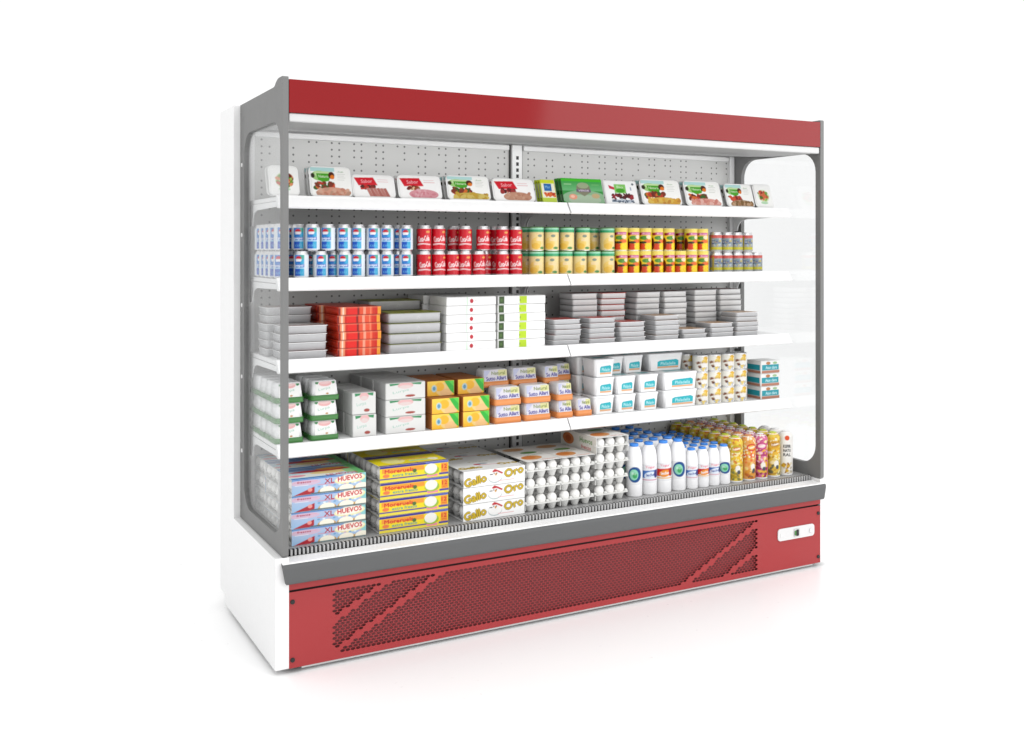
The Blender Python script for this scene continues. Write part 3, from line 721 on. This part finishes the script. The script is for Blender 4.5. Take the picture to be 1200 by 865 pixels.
cv.ell(W_ * .5, H * .86, W_ * .32, H * .22, '#eebcbc'); cv.ell(W_ * .5, H * .96, W_ * .3, H * .16, '#f2d2d2'); cv.poly([(0, H), (W_ * .2, H), (W_ * .12, H * .8), (0, H * .86)], '#2f8a50'); cv.poly([(W_, H), (W_ * .8, H), (W_ * .88, H * .8), (W_, H * .86)], '#2f8a50')
cv.text('Lurpa', W_ * .46, H * .45, W_ * .6, H * .24, '#8fc8b4', .18); cv.ell(W_ * .6, H * .1, W_ * .07, H * .06, '#c89048')
TUB = tub(.105, .076, .0716, 'plastic', 'green', cv, .26, 'spread_tub', 'food tub', 'green lidded tubs on the fourth shelf')
tiers = ('bottom', 'middle', 'top')
for t in range(3):
    for d in range(5):
        TUB.place(.0665, .222 + .038 + .0765 * d, Z4 + t * .0716, ('white tub with green base beside the left post, %s tier, %s' % (tiers[t], 'frontmost' if d == 0 else ORD[d] + ' from the front')))
    for d in range(3):
        TUB.place(.1975, .222 + .038 + .0765 * d, Z4 + t * .0716, ('white green based tub in the column beside grey boxes, %s tier, %s' % (tiers[t], 'frontmost' if d == 0 else ORD[d] + ' from the front')))
def carton(name, w, d, h, cv, body, cat, group, topcv=None, sidecv=None, ch=.002):
    b = MB(); b.box(-w / 2, w / 2, -d / 2, d / 2, 0.0003, h - .0004, body, ch)
    if cv: b.canvas(cv, front(-cv.w / 2, (h - cv.h) / 2, -d / 2 - .0005), 'print')
    if sidecv: b.canvas(sidecv, leftside(-w / 2 - .0005, sidecv.w / 2, (h - sidecv.h) / 2), 'print')
    if topcv: b.canvas(topcv, top(-topcv.w / 2, -topcv.h / 2, h + .0002), 'print')
    return Kind(b.build(name), cat, group)
def art_whitebox(w, h):
    cv = Canvas(w - .005, h - .005, '#e9e9e7'); W_, H = cv.w, cv.h
    cv.poly([(W_ * .08, H), (W_ * .92, H), (W_ * .9, H * .84), (W_ * .68, H * .9), (W_ * .32, H * .9), (W_ * .1, H * .84)], '#3f9a68'); cv.ell(W_ * .5, H * .84, W_ * .2, H * .2, '#edc2c2'); cv.ell(W_ * .5, H * .76, W_ * .16, H * .1, '#e9d8d6')
    cv.text('Lurpa', W_ * .38, H * .46, W_ * .42, H * .2, '#a4cfc0', .15); cv.ell(W_ * .62, H * .16, W_ * .13, H * .08, '#b0564a'); return cv
B3 = carton('butter_box', .092, .090, .0812, art_whitebox(.092, .0812), 'boxgrey', 'food box', 'pale boxes on the fourth shelf')
B4 = carton('butter_box', .161, .120, .0630, art_whitebox(.161, .0630), 'boxgrey', 'food box', 'pale boxes on the fourth shelf')
for d in range(3):
    for t in range(2): 
        B3.place(.345, .222 + .045 + .095 * d, Z4 + t * .0815, 'narrow pale grey box with green and pink print, %s one%s' % (('lower', 'upper')[t], ' in front' if d == 0 else ', %s row back' % ORD[d]))
for d in range(3):
    for t in range(3):
        B4.place(.5085 - .004 * d, .222 + .06 + .122 * d, Z4 + t * .0632, 'wide pale grey box with green print, %s of its stack%s' % (('bottom', 'middle', 'top')[t], ' in front' if d == 0 else ', %s row back' % ORD[d]))
cv = Canvas(.113, .057, '#f0a81c'); W_, H = cv.w, cv.h
cv.grad('#f8bc24', '#ffd84e', 0, 0, W_, H); cv.ell(W_ * .62, H * .4, W_ * .3, H * .46, '#f6da98'); cv.ell(W_ * .7, H * .2, W_ * .24, H * .26, '#f4cc94'); cv.ell(W_ * .45, H * .6, W_ * .18, H * .3, '#f8c430')
cv.poly([(W_ * .62, H), (W_, H), (W_, H * .05), (W_ * .86, H * .3)], '#34c044'); cv.poly([(W_ * .78, H), (W_, H), (W_, H * .55)], '#64d850'); cv.ell(W_ * .25, H * .5, W_ * .1, H * .24, '#c4dcd8'); cv.ell(W_ * .25, H * .5, W_ * .055, H * .14, '#6aa4c8')
OJ = carton('juice_box', .1165, .105, .0592, cv, 'brown', 'juice box', 'orange boxes on the fourth shelf')
for q, (x, nm) in enumerate(((.6725, 'left'), (.8030, 'right'))):
    for t in range(2): OJ.place(x, .222 + .053, Z4 + t * .0594, f'orange and green box, {("bottom", "middle")[t]} of the {nm} orange stack')
    OJ.place(x + .006, .222 + .053 + .058, Z4 + 2 * .0594, f'orange and green box, topmost of the {nm} orange stack', )
    OJ.place(x + .006, .222 + .053 + .164, Z4 + 2 * .0594, f'dim orange box top behind the {nm} orange stack')
    for t in range(2): OJ.place(x + .002, .222 + .164, Z4 + t * .0594, f'orange box at the back of the {nm} orange stack, {("bottom", "middle")[t]} one')
def art_tulip(w, h):
    cv = Canvas(w, h, '#e4e2ea'); W_, H = cv.w, cv.h
    cv.rect(W_ * .62, H * .45, W_, H, '#e6e4b0'); cv.poly([(0, H), (W_ * .3, H), (W_ * .05, H * .3), (0, H * .3)], '#cfd2ea'); cv.text('Natural', W_ * .62, H * .72, W_ * .58, H * .3, '#8c9a4a', 0, .0005)
    cv.text('Sutto Allart' if w > .07 else 'Su Alla', W_ * .52, H * .26, W_ * .86, H * .34, '#4038a0', .03, .0007); return cv
GB = 'orange based tubs on the fourth shelf'
TU1 = tub(.122, .085, .0712, 'plastic', 'orange', art_tulip(.104, .044), .33, 'spread_tub', 'food tub', GB)
TU2 = tub(.078, .122, .0712, 'plastic', 'orange', art_tulip(.060, .044), .33, 'spread_tub', 'food tub', GB)
for x, k, nm in ((.9455, TU1, 'first column'), (1.0825, TU1, 'second column'), (1.2095, TU2, 'third, narrower column')):
    for t in range(2): k.place(x, .222 + .043 + (.0 if k is TU1 else .019), Z4 + t * .0714, f'white and orange tub, {("bottom", "middle")[t]} tier, {nm} from the orange boxes')
for x, k, nm in ((.930, TU1, 'first'), (1.066, TU1, 'second'), (1.191, TU2, 'third'), (1.285, TU2, 'fourth')):
    k.place(x, .30 + (.043 if k is TU1 else .061), Z4 + 2 * .0668, f'white and orange tub set back on the top tier, {nm} from the orange boxes')
for t in range(2): TU2.place(1.285, .30 + .061 + .002, Z4 + t * .0668, f'white and orange tub half hidden beside the teal tubs, {("bottom", "middle")[t]} tier')
TU2.place(1.3045, .222 + .012, Z4, 'single short white and orange tub at the shelf join', rz=0).location.y = .222 + .0
tub_single = [o for o in C.objects if o.get('label', '').startswith('single short')][0]; tub_single.location = (1.3045, .285, Z4)
tub_single2 = [o for o in C.objects if o.get('label', '').startswith('white and orange tub half hidden')]
for o in tub_single2: o.location.y = .42
for o in C.objects:
    if o.get('label', '').startswith('white and orange tub set back on the top tier, fourth'): o.location.y = .42
def art_teal(w, h):
    cv = Canvas(w, h, '#fbfbfb'); W_, H = cv.w, cv.h
    cv.poly([(W_ * .22, H * .28), (W_ * .93, H * .30), (W_ * .93, H * .66), (W_ * .85, H * .76), (W_ * .3, H * .70), (W_ * .22, H * .62)], '#38c0cc'); cv.rect(W_ * .22, H * .16, W_ * .93, H * .27, '#eab890'); cv.text('Philade' if w < .15 else 'Philadelia', W_ * .58, H * .48, W_ * .5, H * .22, '#c8f0f2', 0, .0003); return cv
GTT = 'white tubs with teal bands on the fourth shelf'
def whitetub(w, d):
    h = .0768; b = MB(); hx, hy = w / 2, d / 2
    b.loft([(.0005, hx - .007, hy - .007, .010), (h * .86, hx - .002, hy - .002, .010)], 'plastic', cap1=False)
    cv = art_teal(w - .026, h * .8); sl = .005 / (h * .86)
    b.canvas(cv, lambda u, v: (-cv.w / 2 + u, -(hy - .007) - sl * v - .0007, .002 + v), 'film')
    root = b.build('cheese_tub')
    b = MB(); b.loft([(h * .86, hx - .002, hy - .002, .010), (h * .865, hx, hy, .011), (h - .002, hx, hy, .011), (h - .0004, hx - .003, hy - .003, .01)], 'plastic')
    tv = Canvas(w * .6, d * .5, '#fbfbfb', .004); tv.rect(0, tv.h * .2, tv.w, tv.h * .8, '#8cccd0'); b.canvas(tv, top(-tv.w / 2, -tv.h / 2, h + .0001), 'film')
    b.build('lid', root); return Kind(root, 'food tub', GTT)
CT = whitetub(.104, .105); CW = whitetub(.186, .105)
for x, k, n, nm in ((1.4035, CT, 3, 'first column beside the orange tubs'), (1.5115, CT, 2, 'second column'), (1.6285, CT, 2, 'third column'), (1.798, CW, 2, 'wide column')):
    for t in range(n): k.place(x, .222 + .0525, Z4 + t * .0770, f'white tub with teal band, {tiers[t]} tier, {nm}')
for x, k, nm in ((1.490, CT, 'left'), (1.594, CT, 'middle'), (1.768, CW, 'wide right')):
    k.place(x, .285 + .0525, Z4 + 2 * .0770, f'white tub with teal band set back on the top tier, {nm} one')
for x, k, nm in ((1.385, CT, 'first'),):
    for t in range(3): k.place(x, .222 + .16, Z4 + t * .0770, f'white tub behind the first teal column, {tiers[t]} tier')
def tin(): 
    cv = Canvas(2 * PI * .0345, .064, '#f4f2ea', .0025); W_, H = cv.w, cv.h
    for o in (-W_ / 2, 0, W_ / 2):
        c = W_ / 2 + o; cv.blobs(c - .002, H * .52, c + .034, H * .95, ['#ecd27a', '#f6efcf', '#e6b84a', '#e8c050'], 16, .009, 2); cv.blobs(c - .03, H * .2, c - .008, H * .6, ['#8a5a44', '#c8a890', '#f4f2ea', '#6a4a3c', '#d8c8b8'], 16, .007, 5); cv.ell(c + .006, H * .38, .014, H * .2, '#f0eeea'); cv.blobs(c - .016, H * .02, c + .03, H * .22, ['#d8c8a0', '#b8c4d8', '#8a8a90', '#e8d080'], 14, .007, 6); cv.text('Latte', c + .004, H * .62, .034, .01, '#a87838')
    return cv
YT = can('food_tin', 0, .0728, tin(), 'tin', 'pale yellow tins on the fourth shelf', r=.0345, neck=False)
for i, x in enumerate((1.932, 2.007, 2.083, 2.154)):
    for t in range(3): YT.place(x, .222 + .0345, Z4 + t * .073, f'cream and yellow tin, {tiers[t]} tier, {ORD[i]} column from the wide teal tubs', rz=FACE)
for t in range(3): YT.place(1.914, .222 + .108, Z4 + t * .073, f'shaded yellow tin set back behind the first tin column, {tiers[t]} tier', rz=FACE)
def teal(w, h, side=False):
    cv = Canvas(w, h, '#f2f2f0'); W_, H = cv.w, cv.h
    cv.rect(0 if side else W_ * .04, H * .24, W_ * .96, H * .7, '#2aa6b4'); cv.rect(0, 0, W_, H * .22, '#c08a74'); 
    if not side: cv.text('Atun claro', W_ * .55, H * .46, W_ * .62, H * .24, '#cfeef2', 0, .0004); cv.ell(W_ * .38, H * .82, W_ * .12, H * .13, '#c48a5c'); cv.ell(W_ * .75, H * .82, W_ * .12, H * .1, '#a8c89a'); cv.rect(0, 0, W_ * .03, H, '#f4f4f2')
    return cv
TB = carton('tuna_box', .113, .095, .0584, teal(.110, .0555), 'card', 'food box', 'teal boxes on the fourth shelf', sidecv=teal(.088, .0555, True))
for t in range(3): TB.place(2.3115, .222 + .0475, Z4 + t * .0587, f'teal and white box by the right glass, {tiers[t]} of the stack')

# ---------- bottom deck
ZD = .4045; YD = .100
def egg_mesh(cx, cy, z, r=.0215, rz=.0265, n=12):
    b = MB(); b.lathe([(max(r * math.sin(a) * (1 - .08 * math.cos(a)), .0004), z - rz * math.cos(a)) for a in [PI * k / 8 for k in range(9)]], 'egg', n, cx, cy); return b
def sleeve(w, d, h, fc, tcv, eggs=3):
    """printed sleeve carton, open at both ends, eggs in a pulp tray inside"""
    b = MB(); t = .0016
    b.box(-w / 2, w / 2, -d / 2, -d / 2 + t, 0.0005, h - .0008, 'card'); b.box(-w / 2, w / 2, d / 2 - t, d / 2, 0.0005, h - .0008, 'card')
    b.box(-w / 2, w / 2, -d / 2 + t, d / 2 - t, .0005, t, 'card'); b.box(-w / 2, w / 2, -d / 2 + t, d / 2 - t, h - .0008 - t, h - .0008, 'card')
    b.canvas(fc, front(-fc.w / 2, .001, -d / 2 - .0004), 'print'); b.canvas(tcv, top(-tcv.w / 2, -tcv.h / 2, h - .0004), 'print')
    root = b.build('egg_carton')
    b = MB(); p = d / eggs
    b.box(-w / 2 + .004, w / 2 - .004, -d / 2 + .003, d / 2 - .003, h * .36, h * .36 + .003, 'pulp')
    for i in range(eggs):
        cy = -d / 2 + p * (i + .5); b.lathe([(.013, .003), (.0225, h * .36)], 'pulp', 10, -w / 2 + .0205, cy, cap1=False)
    b.build('egg_tray', root)
    for i in range(eggs):
        egg_mesh(-w / 2 + .0205, -d / 2 + p * (i + .5), h * .52, r=.0215, rz=h * .42).build('egg', root)
    return Kind(root, 'egg carton', 'printed egg cartons on the bottom deck')
# sky-blue carton
w, h, d = .268, .0568, .168
f1 = Canvas(w, h - .002, '#a8c8e8', .0018); W_, H = f1.w, f1.h
f1.grad('#9cc4e8', '#b8c4e2', 0, 0, W_, H); f1.ell(W_ * .18, H * .75, W_ * .2, H * .18, '#dcc4d8'); f1.rect(W_ * .02, H * .78, W_ * .34, H * .84, '#e4b4c8'); f1.rect(0, H * .93, W_ * .7, H, '#4a90d0'); f1.rect(W_ * .93, 0, W_, H, '#9cd4d4')
f1.poly([(W_ * .02, 0), (W_ * .30, H * .46), (W_ * .30, H * .1), (W_ * .24, 0)], '#b81c34'); f1.ell(W_ * .24, H * .28, W_ * .03, H * .12, '#f0a8a0'); f1.text('XL', W_ * .50, H * .72, W_ * .13, H * .30, '#b8203c', 0, .0008)
f1.ell(W_ * .78, H * .70, W_ * .21, H * .30, '#f4ecb8', .05); f1.ell(W_ * .78, H * .74, W_ * .19, H * .24, '#fcf6ea', .05); f1.text('HUEVOS', W_ * .78, H * .78, W_ * .33, H * .30, '#d0243c', .05, .0009)
for cx in (.47, .73, .95): f1.ell(W_ * cx, H * .02, W_ * .13, H * .34, '#d0a860'); f1.ell(W_ * cx, H * .14, W_ * .10, H * .24, '#fbf6e6')
f1.rect(W_ * .25, 0, W_, H * .07, '#2f6a78'); f1.rect(W_ * .34, H * .52, W_ * .58, H * .56, '#d89ab0'); f1.rect(W_ * .04, H * .58, W_ * .22, H * .62, '#e8f0f8'); f1.text('frescos', W_ * .16, H * .80, W_ * .18, H * .12, '#b83058', 0, .0004)
for k in range(9): f1.ell(W_ * (.36 + .07 * k), H * .42, W_ * .02, H * .05, ['#7ab0d8', '#e8f2fa', '#d8c0d4'][k % 3])
t1 = Canvas(w, d, '#cfe4f0', .0025); W_, H = t1.w, t1.h
t1.rect(0, 0, W_ * .6, H * .10, '#4a94d4'); t1.ell(W_ * .3, H * .28, W_ * .4, H * .16, '#f4f6ee'); t1.ell(W_ * .62, H * .42, W_ * .3, H * .14, '#f2dca0'); t1.ell(W_ * .12, H * .30, W_ * .12, H * .08, '#ec9aae'); t1.rect(W_ * .88, 0, W_, H, '#7cc884'); t1.rect(W_ * .78, H * .2, W_ * .9, H, '#a8d8a0'); t1.ell(W_ * .5, H * .62, W_ * .42, H * .10, '#c8283c'); t1.ell(W_ * .4, H * .85, W_ * .5, H * .14, '#7c9cc8'); t1.ell(W_ * .66, H * .74, W_ * .2, H * .1, '#e0a848'); t1.text('HUEVOS', W_ * .7, H * .14, W_ * .42, H * .14, '#d0305a', 0, .001)
E1 = sleeve(w, d, h, f1, t1)
# yellow carton
w, h, d = .270, .0598, .168
f2 = Canvas(w, h - .002, '#f4e010', .0018); W_, H = f2.w, f2.h
f2.rect(0, H * .86, W_, H, '#3a2c9c'); f2.rect(W_ * .66, H * .86, W_, H, '#5a6cc0'); f2.rect(0, H * .02, W_, H * .14, '#f0e058'); f2.rect(0, H * .16, W_ * .68, H * .24, '#4838a8'); f2.rect(W_ * .86, H * .12, W_, H * .24, '#4a44a8'); f2.rect(W_ * .68, H * .06, W_ * .84, H * .2, '#f098b0')
f2.rect(W_ * .03, H * .56, W_ * .64, H * .84, '#f4a838'); f2.text('Moreruela', W_ * .28, H * .66, W_ * .42, H * .24, '#d83c20', 0, .0008); f2.text('extra fresco', W_ * .36, H * .40, W_ * .36, H * .18, '#4aa4a0', 0, .0005); f2.ell(W_ * .09, H * .4, W_ * .05, H * .12, '#f08c50'); f2.ell(W_ * .5, H * .56, W_ * .03, H * .12, '#5a7a3a')
f2.ell(W_ * .75, H * .45, W_ * .11, H * .30, '#a8c838'); f2.ell(W_ * .74, H * .56, W_ * .09, H * .32, '#f4f2ea'); f2.rect(W_ * .89, H * .26, W_ * .99, H * .84, '#f0a030'); f2.text('12', W_ * .94, H * .62, W_ * .07, H * .24, '#d84018', 0, .0008); f2.rect(W_ * .91, H * .36, W_ * .98, H * .4, '#e07020')
t2 = Canvas(w, d, '#f4e418', .0025); W_, H = t2.w, t2.h
t2.rect(0, 0, W_, H * .07, '#3a2c9c'); t2.rect(0, H * .80, W_, H, '#3a2c9c'); t2.ell(W_ * .3, H * .45, W_ * .16, H * .28, '#f8f2a8'); t2.text('Moreruela', W_ * .6, H * .50, W_ * .4, H * .14, '#f0b080', 0, .001); t2.rect(W_ * .5, H * .24, W_ * .8, H * .34, '#bce0b8'); t2.ell(W_ * .85, H * .3, W_ * .07, H * .13, '#f8f4e0')
E2 = sleeve(w, d, h, f2, t2)
# white hen carton
w, h, d = .262, .0622, .172
def words(cv, cx, cy, sc, tilt=.17):
    for tx, dx, dy, ww in (('Gallo', -.073, -.007, .082), ('Oro', .074, .010, .072)):
        cv.text(tx, cx + dx * sc, cy + dy * sc, ww * sc, .026 * sc, '#5a4a10', tilt, .0030 * sc); cv.text(tx, cx + dx * sc, cy + dy * sc, ww * sc, .026 * sc, '#d4b81c', tilt, .0016 * sc)
f3 = Canvas(w, h - .002, '#fbfbfa', .0018); W_, H = f3.w, f3.h
words(f3, W_ * .5, H * .52, 1.12)
f3.ell(W_ * .51, H * .44, .030, .020, '#b8c4c6'); f3.ell(W_ * .51, H * .48, .029, .019, '#f8f8f6'); f3.ell(W_ * .51, H * .66, .016, .016, '#f6f4f2'); f3.poly([(W_ * .46, H * .86), (W_ * .50, H * .98), (W_ * .55, H * .90), (W_ * .64, H * .70), (W_ * .62, H * .62), (W_ * .54, H * .80), (W_ * .47, H * .78)], '#c8303a'); f3.ell(W_ * .52, H * .64, .004, .005, '#d8a040'); f3.ell(W_ * .49, H * .7, .002, .003, '#404040'); f3.ell(W_ * .535, H * .7, .002, .003, '#404040')
f3.rect(W_ * .56, H * .20, W_ * .82, H * .235, '#eab4b8'); f3.rect(W_ * .42, H * .62, W_ * .47, H * .68, '#6a6a70')
t3 = Canvas(w, d, '#fafaf8', .0025); words(t3, w * .52, d * .34, 1.15, .02); t3.poly([(w * .36, d * .62), (w * .42, d * .5), (w * .74, d * .44), (w * .74, d * .42), (w * .40, d * .46)], '#e08a96'); t3.ell(w * .40, d * .56, .016, .010, '#d84a64'); t3.ell(w * .5, d * .60, .022, .012, '#c4ccd0'); t3.text('docena', w * .5, d * .84, .09, .012, '#b8b08a', 0, .0006)
E3 = sleeve(w, d, h, f3, t3)
names = ('bottom', 'second', 'third', 'top')
for d_ in range(3):
    for t in range(4): E1.place(.172, YD + .084 + .170 * d_, ZD + .0569 * t, f'sky blue printed egg carton, {names[t]} of the {("front", "middle", "rear")[d_]} blue stack')
    for t in range(4):
        E2.place(.4925, YD + .084 + .170 * d_, ZD + .0600 * t, f'yellow printed egg carton, {names[t]} of the {("front", "middle", "rear")[d_]} yellow stack')
    for t in range(3):
        E3.place(.8205, YD + .086 + .174 * d_, ZD + .0624 * t, f'white egg carton with hen and gold words, {("bottom", "middle", "top")[t]} of the {("front", "middle", "rear")[d_]} stack')
# open pulp trays of eggs
def pulptray():
    w, d, h, px = .152, .27, .0640, .0495
    b = MB(); zt = .030
    b.box(-w / 2, w / 2, -d / 2, d / 2, zt - .002, zt + .0015, 'pulp')
    for i in range(3):
        for j in range(3):
            cx, cy = (i - 1) * px, -d / 2 + .026 + j * px
            b.lathe([(.010, .0), (.012, .001), (.0215, zt - .002)], 'pulp', 12, cx, cy, cap1=False)
    for i in range(4):
        for j in range(2):
            cx, cy = (i - 1.5) * px, -d / 2 + .004 + j * px; b.lathe([(.010, zt), (.005, zt + .008), (.004, zt + .009)], 'pulp', 8, cx, cy + .010)
    b.box(-w / 2, -w / 2 + .003, -d / 2 + .01, d / 2 - .01, .006, zt, 'pulp')
    root = b.build('egg_tray')
    for j in range(2):
        for i in range(3): egg_mesh((i - 1) * px, -d / 2 + .026 + j * px, .040, r=.0212, rz=.0235, n=14).build('egg', root)
    return Kind(root, 'egg tray', 'open trays of white eggs on the bottom deck')
PT = pulptray()
def egg_lid(hsl):
    w, d = .156, .272; b = MB(); t = .0015
    tv = Canvas(w, d, '#f4f2ee', .0025); W_, H = tv.w, tv.h
    tv.ell(W_ * .36, H * .22, W_ * .30, H * .13, '#e2a468', .3); tv.ell(W_ * .30, H * .24, W_ * .2, H * .09, '#dc8c4a', .3); tv.ell(W_ * .6, H * .55, W_ * .24, H * .07, '#7aa860'); tv.text('Huevos', W_ * .62, H * .40, W_ * .5, H * .06, '#88b070', .2); tv.rect(W_ * .5, H * .04, W_ * .9, H * .07, '#eab8b0'); tv.ell(W_ * .4, H * .82, W_ * .3, H * .1, '#d8a878')
    b.box(-w / 2, w / 2, -d / 2, d / 2, hsl - t, hsl, 'card')
    if hsl > .02:
        b.box(-w / 2, -w / 2 + t, -d / 2, d / 2, 0, hsl - t, 'card'); b.box(w / 2 - t, w / 2, -d / 2, d / 2, 0, hsl - t, 'card')
        sv = Canvas(d, hsl - .001, '#f2efe8', .0022); W2, H2 = sv.w, sv.h
        sv.ell(W2 * .22, H2 * .5, W2 * .16, H2 * .36, '#d88a50'); sv.ell(W2 * .22, H2 * .5, W2 * .08, H2 * .22, '#c0662c'); sv.text('Huevos', W2 * .72, H2 * .66, W2 * .34, H2 * .32, '#6aa050', 0, .0006); sv.text('frescos', W2 * .72, H2 * .24, W2 * .26, H2 * .24, '#d05858', 0, .0005)
        b.canvas(sv, lambda u, v: (-w / 2 - .0005, d / 2 - u, .0005 + v), 'print')
    b.canvas(tv, top(-w / 2, -d / 2, hsl + .0005), 'print')
    return Kind(b.build('printed_sleeve'), 'sleeve', 'printed card covers on the egg trays')
L0 = egg_lid(.004); L1 = egg_lid(.066)
for x, n, nm in ((1.0355, 3, 'the left egg stack'), (1.194, 3, 'the middle egg stack'), (1.359, 4, 'the tallest egg stack')):
    for t in range(n):
        pos = {0: 'bottom tray', n - 1: 'top tray'}.get(t, ('second' if t == 1 else 'third') + ' tray from below')
        PT.place(x, YD + .135, ZD + .0642 * t, f'pulp tray of white eggs, {pos} in {nm}')
L0.place(1.0355, YD + .137, ZD + .0645 * 3, 'flat white card cover with orange print on the left egg stack')
L0.place(1.194, YD + .137, ZD + .0645 * 3, 'flat white card cover with orange print on the middle egg stack')
L1.place(1.359, YD + .137, ZD + .0642 * 3 + .0015, 'tall printed white sleeve over the top eggs of the tallest stack')
# bottles
def bottle(h, r, art, name='milk_bottle', cat='bottle', group='white bottles with blue caps on the bottom deck', cap='bluecap', neck=.0175):
    b = MB(); n = 22
    b.lathe([(r * .93, 0), (r, .005), (r, h * .64), (r * .97, h * .74), (r * .86, h * .85), (r * .66, h * .925), (neck, h * .955)], 'plastic', n)
    b.canvas(art, around(r + .0005, h * .24, -PI / 2 - art.w / r / 2), 'film', True)
    root = b.build(name)
    b = MB(); b.lathe([(neck + .001, h * .950), (neck + .0012, h - .002), (neck - .001, h)], cap, 16); b.build('cap', root)
    return Kind(root, cat, group)
def art_milk(r, h, kind):
    cv = Canvas(2 * PI * r, h * .34, '#e6e7ea', .0025); W_, H = cv.w, cv.h; c = W_ / 2
    cv.rect(0, 0, W_, H, '#f0f1f3')
    if kind == 0:
        cv.ell(c, H * .55, .029, H * .44, '#1c5a98'); cv.ell(c - .004, H * .55, .019, H * .30, '#9cdcc0'); cv.ell(c, H * .5, .010, H * .16, '#50b070'); cv.text('Bio', c - .004, H * .62, .018, H * .14, '#e8fbf0')
    else:
        a, b_ = ('#5a86c8', '#e4edf8') if kind == 1 else ('#d83430', '#f0a040')
        cv.poly([(c - .04, H * .66), (c + .04, H * .72), (c + .04, H * .3), (c - .04, H * .24)], a); cv.ell(c, H * .42, .026, H * .2, b_, .2); cv.ell(c + .028, H * .48, .012, H * .24, '#3a3a88' if kind == 1 else '#b81c28'); cv.rect(c - .04, H * .12, c + .04, H * .18, '#d8a0b4' if kind == 1 else '#f0c070')
        cv.text('Yogur', c, H * .86, .042, H * .16, '#e88a9c', 0, .0005); cv.text('leche', c, H * .44, .034, H * .16, '#f8f8fb' if kind == 2 else '#3a5aa8', .1, .0005)
    return cv
BG = [bottle(.214, .0345, art_milk(.035, .214, k)) for k in range(3)]
BS = [bottle(.170, .0285, art_milk(.029, .170, k), neck=.0155) for k in range(3)]
def brow(ks, xs, pat, pitch, nrow, r, tall, startlab):
    for i, x in enumerate(xs):
        for j in range(nrow):
            ks[pat[i]].place(x + rnd.uniform(-.001, .001), YD + r + .002 + pitch * j, ZD, f'{tall} white blue capped bottle, {ORD[i]} column {startlab}, ' + ('front row' if j == 0 else f'{ORD[j]} row from front'), rz=FACE + rnd.uniform(-.15, .15))
brow(BG, [1.490, 1.5625, 1.638, 1.7125], [0, 1, 2, 0], .0705, 6, .0345, 'tall', 'from the egg trays')
brow(BS, [1.782, 1.841, 1.900, 1.9575], [1, 2, 1, 0], .0600, 7, .0285, 'short', 'after the tall bottles')
def pouch(cols, name, seed, kef=False):
    r, h = .0330, .198; b = MB(); n = 22
    b.lathe([(r * .94, 0), (r, .004), (r, h * .17)], 'plastic', n, cap1=False)
    b.lathe([(r * .9, h * .86), (r * .88, h * .92), (r * .70, h * .965), (r * .45, h * .985)], 'plastic', n, cap0=False)
    cv = Canvas(2 * PI * r, h * .945, cols[0], .0025); W_, H = cv.w, cv.h
    for o in (-W_ / 2, 0, W_ / 2):
        c = W_ / 2 + o
        if kef:
            cv.ell(c, H * .86, .011, .011, '#e0602c'); 
            for q, tx in enumerate(('KEFIR', 'NATU', 'RAL')): cv.text(tx, c, H * (.66 - .1 * q), .034, H * .07, '#20242c', 0, .0007)
            cv.blobs(c - .022, 0, c + .022, H * .26, ['#d8b040', '#c8c0b0', '#b08030', '#e8e0c8'], 18, .010, seed)
        else:
            cv.rect(c - .06, H * .5, c + .06, H * .66, cols[1]); cv.blobs(c - .05, H * .36, c + .05, H * .99, [cols[0], cols[3], '#f0e6b4', cols[1], '#f4efd8', cols[4]], 130, .0075, seed + 9); cv.ell(c, H * .74, .024, H * .09, cols[2]); cv.ell(c, H * .74, .017, H * .05, cols[3]); cv.text('Frutissima', c, H * .745, .034, H * .05, '#f8f0e0', .2, .0005)
            cv.blobs(c - .026, H * .02, c + .026, H * .36, cols[4:], 34, .011, seed); cv.ell(c + .006, H * .28, .012, H * .08, '#f2efe6'); cv.ell(c + .01, H * .2, .008, H * .05, '#5a6068')
    def skin(u, v):
        z = h * .04 + v; f = z / h; rr = r + .0004
        if f > .86: q = (f - .86) / .125; rr = r * (1 - .50 * q ** 2.2) + .0006
        a = -1.5 * PI + u / r
        return (rr * math.cos(a), rr * math.sin(a), z)
    b.canvas(cv, skin, 'film', True)
    root = b.build('drink_bottle'); b = MB(); b.lathe([(r * .46, h * .985), (r * .46, h * .997), (r * .40, h)], name, 14); b.build('cap', root)
    return Kind(root, 'bottle', 'fruit drink bottles on the bottom deck')
P = [pouch(['#e8d25c', '#ecc83c', '#c8b83c', '#d88a3c', '#e0b83c', '#b8a030', '#8a8a50', '#f0e0a0'], 'lime', 1), pouch(['#e8b070', '#e87a48', '#d85a3c', '#f0c050', '#e0a040', '#5a5a50', '#c87838', '#f0d890'], 'orange', 2),
     pouch(['#d878a0', '#b84880', '#c84a8a', '#f0c8d8', '#e8b840', '#a83a6a', '#f0d060', '#9a4a5a'], 'plastic', 3), pouch(['#e6cf60', '#e8b83c', '#d8a838', '#b88838', '#e0c050', '#7a7a58', '#c8a040', '#f0e4b0'], 'lime', 4), pouch(['#f2f0ec'], 'plastic', 5, True)]
pn = ['yellow labelled', 'orange labelled', 'pink labelled', 'golden labelled', 'white kefir']
for i, x in enumerate((2.026, 2.1015, 2.1705, 2.246, 2.3195)):
    for j in range(7):
        if i == 4 and j > 2: continue
        P[i].place(x, YD + .035 + .0672 * j, ZD, f'{pn[i]} drink bottle, ' + ('front row' if j == 0 else f'{ORD[j]} row from the front') + ' of the deck', rz=FACE + rnd.uniform(-.2, .2))
